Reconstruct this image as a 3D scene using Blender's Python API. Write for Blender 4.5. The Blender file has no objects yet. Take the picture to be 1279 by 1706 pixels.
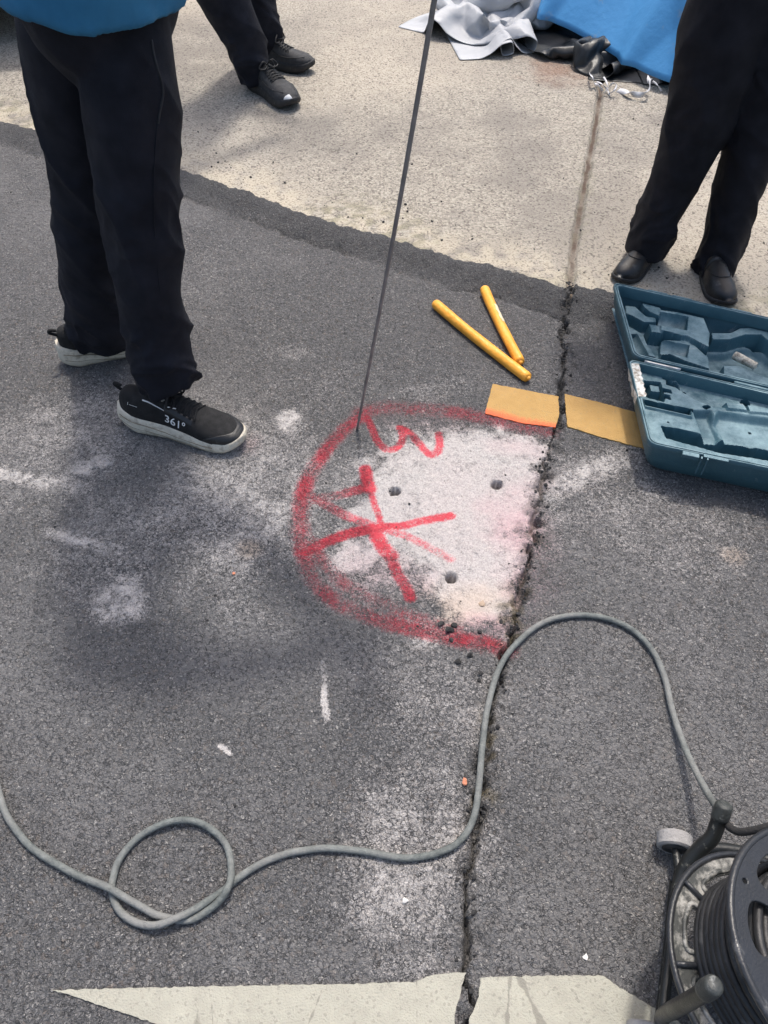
import bpy, bmesh, math, random
import numpy as np
from mathutils import Vector, Matrix

# ------------------------------------------------------------------ camera, sky, sun, exposure
SC = bpy.context.scene
CAM_H, PITCH, FPX = 1.25, math.radians(50), 1281.0
cam = bpy.data.cameras.new('camera')
cam.sensor_fit = 'VERTICAL'; cam.sensor_height = 24.0
cam.lens = 24.0 * FPX / 1706.0
cam.clip_start = 0.02; cam.clip_end = 500.0
cam_ob = bpy.data.objects.new('camera', cam)
cam_ob.location = (0, 0, CAM_H); cam_ob.rotation_euler = (math.pi / 2 - PITCH, 0, 0)
SC.collection.objects.link(cam_ob); SC.camera = cam_ob

SUN_EL, SUN_AZ = math.radians(67), math.radians(14)      # sun stands ahead of the camera, a little to the right
sun_dir = Vector((math.sin(SUN_AZ) * math.cos(SUN_EL), math.cos(SUN_AZ) * math.cos(SUN_EL), math.sin(SUN_EL)))
world = bpy.data.worlds.new('World'); SC.world = world; world.use_nodes = True
wn = world.node_tree.nodes; wl = world.node_tree.links
sky = wn.new('ShaderNodeTexSky'); sky.sky_type = 'NISHITA'; sky.sun_disc = False
sky.sun_elevation = SUN_EL; sky.sun_rotation = SUN_AZ
sky.air_density = 1.2; sky.dust_density = 5.0; sky.ozone_density = 1.0
wl.new(sky.outputs[0], wn['Background'].inputs[0]); wn['Background'].inputs[1].default_value = 0.15
sl = bpy.data.lights.new('sun', 'SUN'); sl.energy = 2.0; sl.angle = math.radians(4.0); sl.color = (1.0, 0.955, 0.89)
so = bpy.data.objects.new('sun', sl); so.rotation_euler = sun_dir.to_track_quat('Z', 'Y').to_euler()
SC.collection.objects.link(so)
SC.view_settings.view_transform = 'Standard'; SC.view_settings.look = 'None'
SC.view_settings.exposure = 0.54; SC.view_settings.gamma = 1.0; SC.view_settings.use_curve_mapping = False
SC.cycles.max_bounces = 5; SC.cycles.diffuse_bounces = 3
SC.cycles.use_adaptive_sampling = True; SC.cycles.adaptive_threshold = 0.028

COL = SC.collection
random.seed(7); RNG = np.random.default_rng(7)
CT, ST = math.cos(PITCH), math.sin(PITCH)

# ------------------------------------------------------------------ measuring: where a seen point lies in the place
def _ray(x, y):
    return np.array([(x - 640.0), FPX * CT - (y - 853.0) * ST, -FPX * ST - (y - 853.0) * CT]) / FPX
def P(x, y, z=0.0):
    r = _ray(x, y); t = (z - CAM_H) / r[2]
    return np.array([0, 0, CAM_H]) + t * r
def PY(x, y, Y):
    r = _ray(x, y); return np.array([0, 0, CAM_H]) + Y / r[1] * r
def mpp(x, y, z=0.0):                       # metres one photo pixel spans sideways at a ground point
    p = P(x, y, z); return (p[1] * CT + (CAM_H - p[2]) * ST) / FPX

# ------------------------------------------------------------------ numeric helpers
def sstep(a, b, x):
    t = np.clip((x - a) / (b - a), 0, 1); return t * t * (3 - 2 * t)
_lat = {}
def vnoise(x, y, scale, seed=0):
    k = seed
    if k not in _lat: _lat[k] = np.random.default_rng(100 + seed).random((256, 256))
    L = _lat[k]; u = x * scale; v = y * scale
    iu = np.floor(u).astype(int); iv = np.floor(v).astype(int); fu = u - iu; fv = v - iv
    fu = fu * fu * (3 - 2 * fu); fv = fv * fv * (3 - 2 * fv)
    a = L[iu % 256, iv % 256]; b = L[(iu + 1) % 256, iv % 256]; c = L[iu % 256, (iv + 1) % 256]; d = L[(iu + 1) % 256, (iv + 1) % 256]
    return (a * (1 - fu) + b * fu) * (1 - fv) + (c * (1 - fu) + d * fu) * fv
def fbm(x, y, scale, oct=3, seed=0):
    s = 0; a = 0.5; t = 0
    for i in range(oct):
        s = s + a * vnoise(x, y, scale * 2 ** i, seed + i); t += a; a *= 0.5
    return s / t
def vnoise3(p, scale, seed=0):
    x, y, z = p[..., 0], p[..., 1], p[..., 2]
    return (vnoise(x + z * .37, y - z * .53, scale, seed) + vnoise(y + x * .41, z + y * .29, scale, seed + 1) + vnoise(z - x * .33, x + z * .47, scale, seed + 2)) / 3
def dist_poly(px, py, pts):
    """distance to a polyline and the running length of the nearest point"""
    best = np.full(px.shape, 1e9); run = np.zeros(px.shape); acc = 0.0
    for (a, b) in zip(pts[:-1], pts[1:]):
        dx, dy = b[0] - a[0], b[1] - a[1]; L2 = dx * dx + dy * dy + 1e-12; L = math.sqrt(L2)
        t = np.clip(((px - a[0]) * dx + (py - a[1]) * dy) / L2, 0, 1)
        d = np.hypot(px - a[0] - t * dx, py - a[1] - t * dy)
        m = d < best; best = np.where(m, d, best); run = np.where(m, acc + t * L, run); acc += L
    return best, run
def in_poly(px, py, poly):
    c = np.zeros(px.shape, bool); n = len(poly)
    for i in range(n):
        x1, y1 = poly[i][:2]; x2, y2 = poly[(i + 1) % n][:2]
        if y1 == y2: continue
        k = ((y1 > py) != (y2 > py)) & (px < (x2 - x1) * (py - y1) / (y2 - y1) + x1)
        c ^= k
    return c
def sd_poly(px, py, poly):
    d, _ = dist_poly(px, py, list(poly) + [poly[0]])
    return np.where(in_poly(px, py, poly), -d, d)
def catmull(pts, per=8):
    p = np.array(pts, float); out = []
    q = np.vstack([2 * p[0] - p[1], p, 2 * p[-1] - p[-2]])
    for i in range(1, len(q) - 2):
        for k in range(per):
            t = k / per
            out.append(0.5 * ((2 * q[i]) + (-q[i - 1] + q[i + 1]) * t + (2 * q[i - 1] - 5 * q[i] + 4 * q[i + 1] - q[i + 2]) * t * t + (-q[i - 1] + 3 * q[i] - 3 * q[i + 1] + q[i + 2]) * t ** 3))
    out.append(p[-1]); return np.array(out)
def lerp_tab(tab, t):
    return np.interp(t, [a for a, _ in tab], [b for _, b in tab])

# ------------------------------------------------------------------ mesh helpers
def mesh_np(name, V, Fc, smooth=True):
    me = bpy.data.meshes.new(name)
    V = np.asarray(V, float)
    if isinstance(Fc, np.ndarray):
        n, k = Fc.shape
        me.vertices.add(len(V)); me.vertices.foreach_set('co', V.astype(np.float32).ravel())
        me.loops.add(n * k); me.loops.foreach_set('vertex_index', Fc.astype(np.int32).ravel())
        me.polygons.add(n); me.polygons.foreach_set('loop_start', np.arange(0, n * k, k, dtype=np.int32))
        me.polygons.foreach_set('loop_total', np.full(n, k, np.int32))
        me.update(calc_edges=True)
    else:
        me.from_pydata([tuple(v) for v in V], [], [tuple(f) for f in Fc]); me.update()
    if smooth: me.polygons.foreach_set('use_smooth', np.ones(len(me.polygons), bool))
    return me
def obj(name, me, mat=None, parent=None):
    o = bpy.data.objects.new(name, me); COL.objects.link(o)
    if mat is not None and me is not None:
        if len(me.materials) == 0: me.materials.append(mat)
    if parent is not None: o.parent = parent
    return o
def thing(name, label, cat, group=None):
    o = bpy.data.objects.new(name, None); COL.objects.link(o); o.empty_display_size = 0.1
    return tag(o, label, cat, group)
def tag(o, label=None, cat=None, group=None, kind=None):
    if label: o['label'] = label
    if cat: o['category'] = cat
    if group: o['group'] = group
    if kind: o['kind'] = kind
    return o
class MB:
    """collects shapes into one mesh"""
    def __init__(s): s.v = []; s.f = []; s.n = 0
    def add(s, V, Fc):
        s.v.append(np.asarray(V, float)); s.f += [tuple(int(i) + s.n for i in f) for f in Fc]; s.n += len(V); return s
    def tube(s, pts, r, n=10, per=6, cap=True, flat=None):
        V, Fc = tube(pts, r, n, per, cap); return s.add(V, Fc)
    def box(s, c, size, R=None, taper=1.0):
        x, y, z = [a / 2 for a in size]
        V = np.array([[-x, -y, -z], [x, -y, -z], [x, y, -z], [-x, y, -z], [-x * taper, -y * taper, z], [x * taper, -y * taper, z], [x * taper, y * taper, z], [-x * taper, y * taper, z]])
        if R is not None: V = V @ np.array(R).T
        return s.add(V + np.array(c), [(0, 3, 2, 1), (4, 5, 6, 7), (0, 1, 5, 4), (1, 2, 6, 5), (2, 3, 7, 6), (3, 0, 4, 7)])
    def ell(s, c, r, nu=16, nv=10, R=None):
        V = []; Fc = []
        for j in range(nv + 1):
            ph = math.pi * j / nv
            for i in range(nu):
                a = 2 * math.pi * i / nu
                V.append((r[0] * math.sin(ph) * math.cos(a), r[1] * math.sin(ph) * math.sin(a), r[2] * math.cos(ph)))
        for j in range(nv):
            for i in range(nu): Fc.append((j * nu + i, (j + 1) * nu + i, (j + 1) * nu + (i + 1) % nu, j * nu + (i + 1) % nu))
        V = np.array(V)
        if R is not None: V = V @ np.array(R).T
        return s.add(V + np.array(c), Fc)
    def mesh(s, name, smooth=True): return mesh_np(name, np.vstack(s.v), s.f, smooth)
    def build(s, name, mat, parent=None, smooth=True, bevel=0):
        o = obj(name, s.mesh(name, smooth), mat, parent)
        if bevel:
            m = o.modifiers.new('bevel', 'BEVEL'); m.width = bevel; m.segments = 2; m.limit_method = 'ANGLE'; m.angle_limit = math.radians(35)
        return o
def frames(C):
    T = np.gradient(C, axis=0); T /= np.linalg.norm(T, axis=1, keepdims=True) + 1e-12
    ref = np.array([0, 0, 1.0]) if abs(T[0][2]) < 0.9 else np.array([0, 1.0, 0])
    A = []; a = np.cross(T[0], ref); a /= np.linalg.norm(a)
    for t in T:
        a = a - t * np.dot(a, t); a /= np.linalg.norm(a) + 1e-12; A.append(a)
    A = np.array(A); B = np.cross(T, A); return T, A, B
def tube(pts, r, n=10, per=6, cap=True, rb=None):
    C = catmull(pts, per) if per > 1 else np.array(pts, float)
    m = len(C); r = np.atleast_1d(np.array(r, float))
    rr = np.interp(np.linspace(0, 1, m), np.linspace(0, 1, len(r)), r) if len(r) > 1 else np.full(m, r[0])
    T, A, B = frames(C); ang = np.arange(n) * 2 * math.pi / n
    V = (C[:, None] + rr[:, None, None] * (np.cos(ang)[None, :, None] * A[:, None] + np.sin(ang)[None, :, None] * B[:, None])).reshape(-1, 3)
    Fc = [(j * n + i, j * n + (i + 1) % n, (j + 1) * n + (i + 1) % n, (j + 1) * n + i) for j in range(m - 1) for i in range(n)]
    if cap: Fc += [tuple(range(n - 1, -1, -1)), tuple((m - 1) * n + i for i in range(n))]
    return V, Fc
def limb(secs, n=20, per=5):
    """closed limb: secs = (centre, half width along X-ish side vector, half depth) stacked; side vector horizontal"""
    C = catmull([s[0] for s in secs], per); m = len(C)
    ts = np.linspace(0, 1, len(secs)); tt = np.linspace(0, 1, m)
    ra = np.interp(tt, ts, [s[1] for s in secs]); rb = np.interp(tt, ts, [s[2] for s in secs])
    ang0 = np.interp(tt, ts, [(s[3] if len(s) > 3 else 0.0) for s in secs])
    T = np.gradient(C, axis=0); T /= np.linalg.norm(T, axis=1, keepdims=True)
    V = []
    for k in range(m):
        a = np.array([math.cos(ang0[k]), math.sin(ang0[k]), 0]); a = a - T[k] * np.dot(a, T[k]); a /= np.linalg.norm(a); b = np.cross(T[k], a)
        for i in range(n):
            w = 2 * math.pi * i / n; V.append(C[k] + a * ra[k] * math.cos(w) + b * rb[k] * math.sin(w))
    Fc = [(j * n + i, j * n + (i + 1) % n, (j + 1) * n + (i + 1) % n, (j + 1) * n + i) for j in range(m - 1) for i in range(n)]
    Fc += [tuple(range(n - 1, -1, -1)), tuple((m - 1) * n + i for i in range(n))]
    return np.array(V), Fc
def fuse(mb, voxel, smooth_it=4, name='fused'):
    """union of overlapping closed shapes into one continuous skin"""
    me = mb.mesh(name); o = bpy.data.objects.new('tmp', me); COL.objects.link(o)
    m = o.modifiers.new('r', 'REMESH'); m.mode = 'VOXEL'; m.voxel_size = voxel; m.use_smooth_shade = True
    if smooth_it:
        s = o.modifiers.new('s', 'SMOOTH'); s.factor = 0.5; s.iterations = smooth_it
    dg = bpy.context.evaluated_depsgraph_get(); dg.update()
    out = bpy.data.meshes.new_from_object(o.evaluated_get(dg)); out.name = name
    bpy.data.objects.remove(o); bpy.data.meshes.remove(me)
    return out
def get_v(me):
    a = np.empty(len(me.vertices) * 3, np.float32); me.vertices.foreach_get('co', a); return a.reshape(-1, 3).astype(float)
def get_n(me):
    a = np.empty(len(me.vertices) * 3, np.float32); me.vertex_normals.foreach_get('vector', a); return a.reshape(-1, 3).astype(float)
def set_v(me, V):
    me.vertices.foreach_set('co', V.astype(np.float32).ravel()); me.update()
def attr(me, name, arr):
    a = me.attributes.new(name, 'FLOAT', 'POINT'); a.data.foreach_set('value', np.asarray(arr, np.float32))

# ------------------------------------------------------------------ material helpers
class NT:
    def __init__(s, name):
        s.m = bpy.data.materials.new(name); s.m.use_nodes = True; s.t = s.m.node_tree; s.N = s.t.nodes; s.L = s.t.links
        s.b = s.N['Principled BSDF']; s.tc = s.N.new('ShaderNodeTexCoord')
    def co(s): return s.tc.outputs['Object']
    def put(s, sock, v):
        if isinstance(v, (int, float)): sock.default_value = v
        elif isinstance(v, (tuple, list)): sock.default_value = tuple(v) + ((1.0,) if len(v) == 3 and sock.type == 'RGBA' else ())
        else: s.L.new(v, sock)
    def noise(s, scale, detail=3, rough=0.55, vec=None, dist=0.0):
        n = s.N.new('ShaderNodeTexNoise'); n.inputs['Scale'].default_value = scale; n.inputs['Detail'].default_value = detail
        n.inputs['Roughness'].default_value = rough; n.inputs['Distortion'].default_value = dist
        s.L.new(vec or s.co(), n.inputs['Vector']); return n.outputs['Fac']
    def vor(s, scale, feature='F1', out='Distance', vec=None, rand=1.0):
        n = s.N.new('ShaderNodeTexVoronoi'); n.feature = feature; n.inputs['Scale'].default_value = scale
        n.inputs['Randomness'].default_value = rand
        s.L.new(vec or s.co(), n.inputs['Vector']); return n.outputs[out]
    def math(s, op, a, b=0.0, clamp=False):
        n = s.N.new('ShaderNodeMath'); n.operation = op; n.use_clamp = clamp
        s.put(n.inputs[0], a); s.put(n.inputs[1], b); return n.outputs[0]
    def map(s, v, a, b, c=0.0, d=1.0, smooth=False):
        n = s.N.new('ShaderNodeMapRange'); n.interpolation_type = 'SMOOTHSTEP' if smooth else 'LINEAR'
        s.put(n.inputs[0], v); s.put(n.inputs[1], a); s.put(n.inputs[2], b); s.put(n.inputs[3], c); s.put(n.inputs[4], d); return n.outputs[0]
    def mix(s, f, a, b, mode='MIX'):
        n = s.N.new('ShaderNodeMix'); n.data_type = 'RGBA'; n.blend_type = mode
        s.put(n.inputs[0], f); s.put(n.inputs[6], a); s.put(n.inputs[7], b); return n.outputs[2]
    def attr(s, name):
        n = s.N.new('ShaderNodeAttribute'); n.attribute_name = name; return n.outputs['Fac']
    def scaled(s, sx, sy, sz, rz=0.0):
        n = s.N.new('ShaderNodeMapping'); n.inputs['Scale'].default_value = (sx, sy, sz); n.inputs['Rotation'].default_value = (0, 0, rz)
        s.L.new(s.co(), n.inputs['Vector']); return n.outputs[0]
    def sep(s, vec, i):
        n = s.N.new('ShaderNodeSeparateXYZ'); s.L.new(vec, n.inputs[0]); return n.outputs[i]
    def bump(s, h, dist, strength=1.0):
        n = s.N.new('ShaderNodeBump'); n.inputs['Distance'].default_value = dist; s.put(n.inputs['Strength'], strength)
        s.L.new(h, n.inputs['Height']); s.L.new(n.outputs[0], s.b.inputs['Normal']); return n
    def fin(s, color=None, rough=0.8, metal=0.0, spec=0.5):
        if color is not None: s.put(s.b.inputs['Base Color'], color)
        s.put(s.b.inputs['Roughness'], rough); s.put(s.b.inputs['Metallic'], metal); s.put(s.b.inputs['Specular IOR Level'], spec)
        return s.m
def plain(name, col, rough=0.6, var=0.25, scale=40, metal=0.0, spec=0.5, bump=0.0, bscale=300, dirt=None, dirt_amt=0.0, dscale=25):
    t = NT(name); n = t.noise(scale, 4)
    dk = tuple(c * (1 - var) for c in col); lt = tuple(min(1, c * (1 + var)) for c in col)
    c = t.mix(t.map(n, 0.3, 0.7), dk, lt)
    if dirt is not None:
        d = t.noise(dscale, 6, 0.7)
        c = t.mix(t.map(d, 0.62 - dirt_amt * .35, 0.72 - dirt_amt * .2, 0, .85), c, dirt)
    if bump: t.bump(t.noise(bscale, 4), bump)
    return t.fin(c, t.map(n, 0.3, 0.7, min(1, rough + .08), max(0, rough - .08)), metal, spec)

# ------------------------------------------------------------------ layout of the ground (metres, from the photograph's ground plane)
def W(pts, z=0.0): return [tuple(P(x, y, z)[:2]) for x, y in pts]
BOUND = W([(-400, 110), (-150, 172), (0, 210), (100, 238), (300, 292), (400, 326), (520, 372), (640, 406), (760, 441), (850, 463), (930, 488), (1010, 496), (1120, 522), (1279, 560)])
b0, b1 = np.array(BOUND[0]), np.array(BOUND[-1])
BOUND = [tuple(b0 + (b0 - np.array(BOUND[2])) * 60)] + BOUND + [tuple(b1 + (b1 - np.array(BOUND[-4])) * 60)]
CRACK = W([(950, 480), (948, 500), (945, 530), (938, 560), (943, 600), (934, 640), (936, 690), (926, 715), (915, 755), (903, 800), (897, 850), (893, 890), (880, 930), (868, 985), (853, 1020), (850, 1060), (838, 1090), (832, 1140), (822, 1190), (816, 1230), (806, 1280), (802, 1330), (794, 1385), (782, 1440), (776, 1500), (778, 1560), (774, 1620), (786, 1660), (776, 1706), (770, 1800), (764, 1900)])
JOINT = W([(1004, 120), (1000, 158), (990, 225), (972, 320), (957, 410), (950, 490)], 0.02)
j0 = np.array(JOINT[0]); JOINT = [tuple(j0 + (j0 - np.array(JOINT[2])) * 6)] + JOINT
ZC = 0.020                                   # the concrete pad stands a little above the road
bx_ = np.array([p[0] for p in BOUND]); by_ = np.array([p[1] for p in BOUND])
def side(x, y):                              # > 0 on the concrete, < 0 on the asphalt (across the edge, metres)
    return (y - np.interp(x, bx_, by_)) * 0.87
HOLES = [(658, 819, .0125), (828, 807, .0135), (752, 961, .0130)]
HOLES = [(*P(x, y)[:2], r) for x, y, r in HOLES]
def crackd(x, y):
    jx = (fbm(x, y, 45, 3, 31) - .5) * .030; jy = (fbm(x, y, 45, 3, 41) - .5) * .030
    return dist_poly(x + jx, y + jy, CRACK)
def road_z(x, y, fine=True):
    s = side(x, y) + (fbm(x, y, 30, 3, 11) - .5) * .030
    z = (fbm(x, y, 2.2, 2, 3) - .5) * .010 * (1 - sstep(-.2, -.05, s))
    z = z + sstep(-.105, -.015, s) * .026
    if fine:
        d, run = crackd(x, y)
        wd = .0015 + .0085 * sstep(.25, .8, fbm(run * 1.0, run * 0 + 3.3, 16, 2, 17)) * np.interp(y, [.2, .7, 1.0], [.55, .65, 1.0])
        z = z + (vnoise(x, y, 120, 5) - .5) * .0022 + (vnoise(x, y, 210, 6) - .5) * .0018
        lip = np.exp(-(d / .028) ** 2)
        z = z - lip * .002 + lip * (vnoise(x, y, 75, 8) - .5) * .010
        z = z - .024 * (1 - sstep(wd * .35, wd * 1.35, d))
        # tear at the foot of the strip by the concrete
        tr = np.abs(s + .104 + (fbm(x, y, 14, 2, 51) - .5) * .03)
        z = z - .008 * (1 - sstep(.002, .009, tr)) * sstep(.42, .6, fbm(x, y, 9, 2, 55))
        for hx, hy, hr in HOLES:
            z = z - .06 * (1 - sstep(hr * .72, hr * 1.0, np.hypot(x - hx, y - hy)))
    z = z - sstep(-.004, .03, s) * .09         # ends in a ragged edge under the pad's level
    return z
def gz(x, y):
    return float(max(road_z(np.array([x]), np.array([y]), False)[0], ZC if side(np.array([x]), np.array([y]))[0] > 0 else -1))

def axis(parts):
    out = [parts[0][0]]
    for a, b, d in parts:
        n = max(1, int(round((b - a) / d))); out += list(a + (b - a) * (np.arange(1, n + 1) / n))
    return np.array(out)
def grid_sheet(name, xs, ys, zf):
    X, Y = np.meshgrid(xs, ys); x = X.ravel(); y = Y.ravel(); z = zf(x, y)
    nx, ny = len(xs), len(ys); i = np.arange(nx - 1)[None, :] + nx * np.arange(ny - 1)[:, None]; i = i.ravel()
    Fc = np.stack([i, i + 1, i + nx + 1, i + nx], 1)
    return mesh_np(name, np.stack([x, y, z], 1), Fc), x, y

# spray paint, dust and dirt as coverage fields on the road
def stroke(cov, x, y, pts, wpx, amount, soft=.45):
    w = W(pts); c = pts[len(pts) // 2]; hw = wpx * mpp(*c) * .57
    xs = [p[0] for p in w]; ys = [p[1] for p in w]; m = (x > min(xs) - hw * 3) & (x < max(xs) + hw * 3) & (y > min(ys) - hw * 3) & (y < max(ys) + hw * 3)
    if not m.any(): return
    pp = [tuple(q) for q in catmull([(a, b, 0) for a, b in w], 5)[:, :2]] if len(w) > 2 else w
    d, run = dist_poly(x[m], y[m], pp)
    if isinstance(amount, (tuple, list)):
        L = run.max() + 1e-9; amount = np.interp(run / L, np.linspace(0, 1, len(amount)), amount)
    v = amount * (1 - sstep(hw * (1 - soft), hw * (1 + soft), d))
    cov[m] = np.maximum(cov[m], v)
def blob(cov, x, y, cx, cy, rx, ry, amount, soft=.8, ns=14, na=.62):
    p = P(cx, cy); k = mpp(cx, cy); kz = k * ((p[1] * CT + CAM_H * ST) / CAM_H)
    u = (x - p[0]) / (rx * k); v = (y - p[1]) / (ry * kz); r = np.hypot(u, v)
    m = r < 2.2
    n = fbm(x[m], y[m], ns, 3, 61) - .5
    cov[m] = np.maximum(cov[m], amount * (1 - sstep(1 - soft, 1 + soft * .6, r[m] + n * na * 2)))
def marks(x, y):
    red = np.zeros_like(x); dust = np.zeros_like(x); tan = np.zeros_like(x); pink = np.zeros_like(x)
    # the ring
    stroke(red, x, y, [(604, 690), (640, 681), (700, 683), (760, 688), (815, 697), (870, 711), (918, 718)], 30, (.56, .6, .5, .42, .4), .85)
    stroke(red, x, y, [(606, 692), (570, 720), (532, 765), (508, 812), (500, 860), (504, 915), (518, 958), (545, 990), (595, 1018), (650, 1036), (710, 1050), (770, 1064), (810, 1072), (848, 1082)], 29, (.55, .64, .7, .76, .7, .56, .54, .62, .74), .7)
    stroke(red, x, y, [(520, 905), (532, 930), (552, 955), (590, 985), (640, 1005), (700, 1030), (760, 1052)], 28, (.62, .5, .42, .45, .5), .8)
    stroke(red, x, y, [(596, 700), (560, 738), (528, 784), (514, 830), (512, 880), (520, 925)], 14, (.3, .45, .5, .45, .5), .8)
    stroke(red, x, y, [(520, 965), (560, 1003), (620, 1036), (690, 1056), (760, 1073)], 10, (.4, .55, .45, .5, .3), .8)
    red *= .74 + .5 * sstep(.25, .75, fbm(x, y, 17, 3, 111))
    # the crooked figure
    stroke(red, x, y, [(612, 698), (622, 720), (630, 738), (645, 750), (660, 748), (671, 734), (670, 720), (666, 715)], 13, .8)
    stroke(red, x, y, [(666, 714), (682, 722), (700, 742), (716, 758), (728, 755), (733, 742), (731, 724)], 13, .82)
    # the star-like character
    stroke(red, x, y, [(609, 783), (612, 800), (617, 815)], 20, .95)
    stroke(red, x, y, [(615, 812), (590, 818), (560, 826), (520, 832)], 19, (.95, .7, .45, .5))
    stroke(red, x, y, [(617, 815), (624, 840), (632, 860), (637, 876)], 11, .8)
    stroke(red, x, y, [(518, 826), (550, 845), (585, 862), (625, 878)], 18, (.55, .62, .65, .7))
    stroke(red, x, y, [(634, 876), (665, 876), (700, 868), (752, 859)], 15, (.98, .9, .9, 1.0))
    stroke(red, x, y, [(640, 880), (680, 893), (720, 913), (752, 930)], 15, (.7, .6, .5, .45))
    stroke(red, x, y, [(630, 880), (590, 886), (550, 900), (508, 920)], 20, (1.0, .95, .85, .8))
    stroke(red, x, y, [(622, 880), (632, 900), (642, 915), (652, 925)], 24, (1.0, .95, .9))
    stroke(red, x, y, [(656, 940), (664, 958), (676, 976), (684, 994)], 19, (.8, .75, .9))
    # drilling dust over the broken-out patch
    core = W([(610, 800), (640, 760), (690, 730), (760, 712), (840, 722), (920, 735), (912, 780), (900, 850), (890, 900), (872, 955), (856, 1010), (838, 1050), (770, 1030), (722, 1012), (708, 968), (690, 935), (650, 940), (600, 942), (560, 930), (568, 898), (600, 880), (552, 858), (600, 830)])
    m = (x > -.3) & (x < .6) & (y > .6) & (y < 1.5)
    sd = sd_poly(x[m], y[m], core) + (fbm(x[m], y[m], 22, 3, 71) - .5) * .07
    c = np.zeros_like(x); c[m] = 1 - sstep(-.050, .060, sd); dust = np.maximum(dust, c * (.76 + .30 * sstep(.25, .7, .5 * fbm(x, y, 16, 3, 77) + .5 * fbm(x, y, 70, 2, 78))))
    d, run = crackd(x, y); right = x > np.interp(y, [q[1] for q in CRACK][::-1], [q[0] for q in CRACK][::-1])
    dust = np.where(right & (d > .004), dust * .25, dust)
    blob(dust, x, y, 600, 775, 40, 30, .6); blob(dust, x, y, 670, 725, 60, 26, .65); blob(dust, x, y, 590, 930, 50, 28, .8)
    blob(dust, x, y, 830, 725, 90, 22, .45); blob(dust, x, y, 640, 965, 90, 44, .62, 1.0); blob(dust, x, y, 720, 1035, 80, 26, .5, 1.0); blob(dust, x, y, 575, 820, 50, 60, .5, 1.0)
    # thin film of powder trodden over the road about the ring
    for bx2, by2, rx2, ry2, am in ((410, 810, 210, 190, .50), (100, 760, 220, 130, .44), (170, 940, 200, 110, .36), (1060, 850, 240, 120, .40), (720, 1160, 170, 150, .32), (680, 1420, 150, 190, .50), (560, 640, 260, 60, .24), (900, 640, 120, 60, .2), (260, 470, 330, 120, .22), (1150, 1050, 160, 110, .2)):
        blob(dust, x, y, bx2, by2, rx2, ry2, am, 1.0, 7, .7)
    # streaks right of the crack and the clouds of dust left
    stroke(dust, x, y, [(905, 815), (960, 790), (1040, 760), (1110, 735)], 60, (.69, .68, .58, .4), .9)
    stroke(dust, x, y, [(905, 870), (960, 855), (1020, 850)], 40, (.55, .35, .2), .9)
    blob(dust, x, y, 1010, 830, 140, 60, .30, 1.0); blob(dust, x, y, 1140, 810, 120, 50, .22, 1.0)
    blob(dust, x, y, 960, 770, 50, 26, .4)
    blob(dust, x, y, 435, 880, 85, 85, .60, 1.0); blob(dust, x, y, 390, 940, 46, 30, .5); blob(dust, x, y, 470, 820, 60, 50, .38, 1.0)
    blob(dust, x, y, 476, 697, 40, 27, .69, .6); blob(dust, x, y, 205, 995, 55, 48, .66, .5); blob(dust, x, y, 200, 950, 40, 20, .4)
    blob(dust, x, y, 130, 782, 40, 18, .69); blob(dust, x, y, 175, 768, 30, 16, .66)
    stroke(dust, x, y, [(-30, 780), (30, 795), (90, 803), (140, 812)], 34, (.69, .69, .66, .55), .9)
    stroke(dust, x, y, [(80, 885), (130, 900), (200, 918)], 26, (.5, .68, .66), .9)
    blob(dust, x, y, 70, 690, 60, 34, .55, .9); stroke(dust, x, y, [(90, 662), (150, 672), (215, 680)], 18, .35, .9)
    blob(dust, x, y, 215, 660, 40, 26, .4); blob(dust, x, y, 520, 660, 120, 40, .22, 1.0); blob(dust, x, y, 700, 655, 70, 22, .35)
    blob(dust, x, y, 705, 1068, 30, 16, .55); blob(dust, x, y, 720, 1140, 80, 60, .3, 1.0); blob(dust, x, y, 790, 1200, 40, 60, .42)
    blob(dust, x, y, 640, 1330, 80, 70, .34, 1.0); blob(dust, x, y, 640, 1280, 60, 30, .3, 1.0)
    blob(dust, x, y, 690, 1450, 95, 70, .47, 1.0, 24, .8); blob(dust, x, y, 700, 1540, 80, 70, .45, 1.0, 24, .8); blob(dust, x, y, 690, 1600, 70, 40, .40, 1.0, 24, .8)
    blob(dust, x, y, 950, 1150, 90, 60, .26, 1.0); blob(dust, x, y, 1222, 922, 36, 26, .48); blob(dust, x, y, 1130, 990, 130, 60, .2, 1.0)
    blob(dust, x, y, 300, 450, 400, 130, .20, 1.0); blob(dust, x, y, 480, 590, 60, 16, .36); blob(dust, x, y, 760, 640, 80, 30, .3, 1.0)
    stroke(dust, x, y, [(540, 1098), (541, 1140), (540, 1165), (545, 1198)], 11, (.4, .55, .95, .7), .4)
    stroke(dust, x, y, [(366, 1243), (374, 1248), (383, 1256)], 8, .95, .3)
    blob(tan, x, y, 790, 1000, 80, 34, .45, .9); blob(tan, x, y, 422, 915, 22, 15, .6); blob(tan, x, y, 1225, 925, 26, 16, .5); blob(tan, x, y, 750, 1015, 40, 30, .5)
    blob(pink, x, y, 790, 880, 170, 160, .12, 1.0); blob(pink, x, y, 875, 900, 60, 110, .8, 1.0); blob(pink, x, y, 830, 1040, 60, 24, .75, .9); blob(pink, x, y, 690, 700, 110, 24, .4, 1.0); blob(pink, x, y, 860, 745, 60, 24, .35, 1.0)
    blob(pink, x, y, 640, 960, 90, 50, .45, 1.0); blob(pink, x, y, 420, 740, 18, 18, .4, 1.0)
    soft_ = dust < .7; gr_ = .45 * fbm(x, y, 26, 2, 101) + .55 * fbm(x, y, 95, 2, 103); dust = np.where(soft_, dust * (.48 + 1.25 * gr_) , dust * (.88 + .24 * gr_)); red = red * (.72 + .56 * gr_)
    return red, dust, tan, pink

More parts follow.
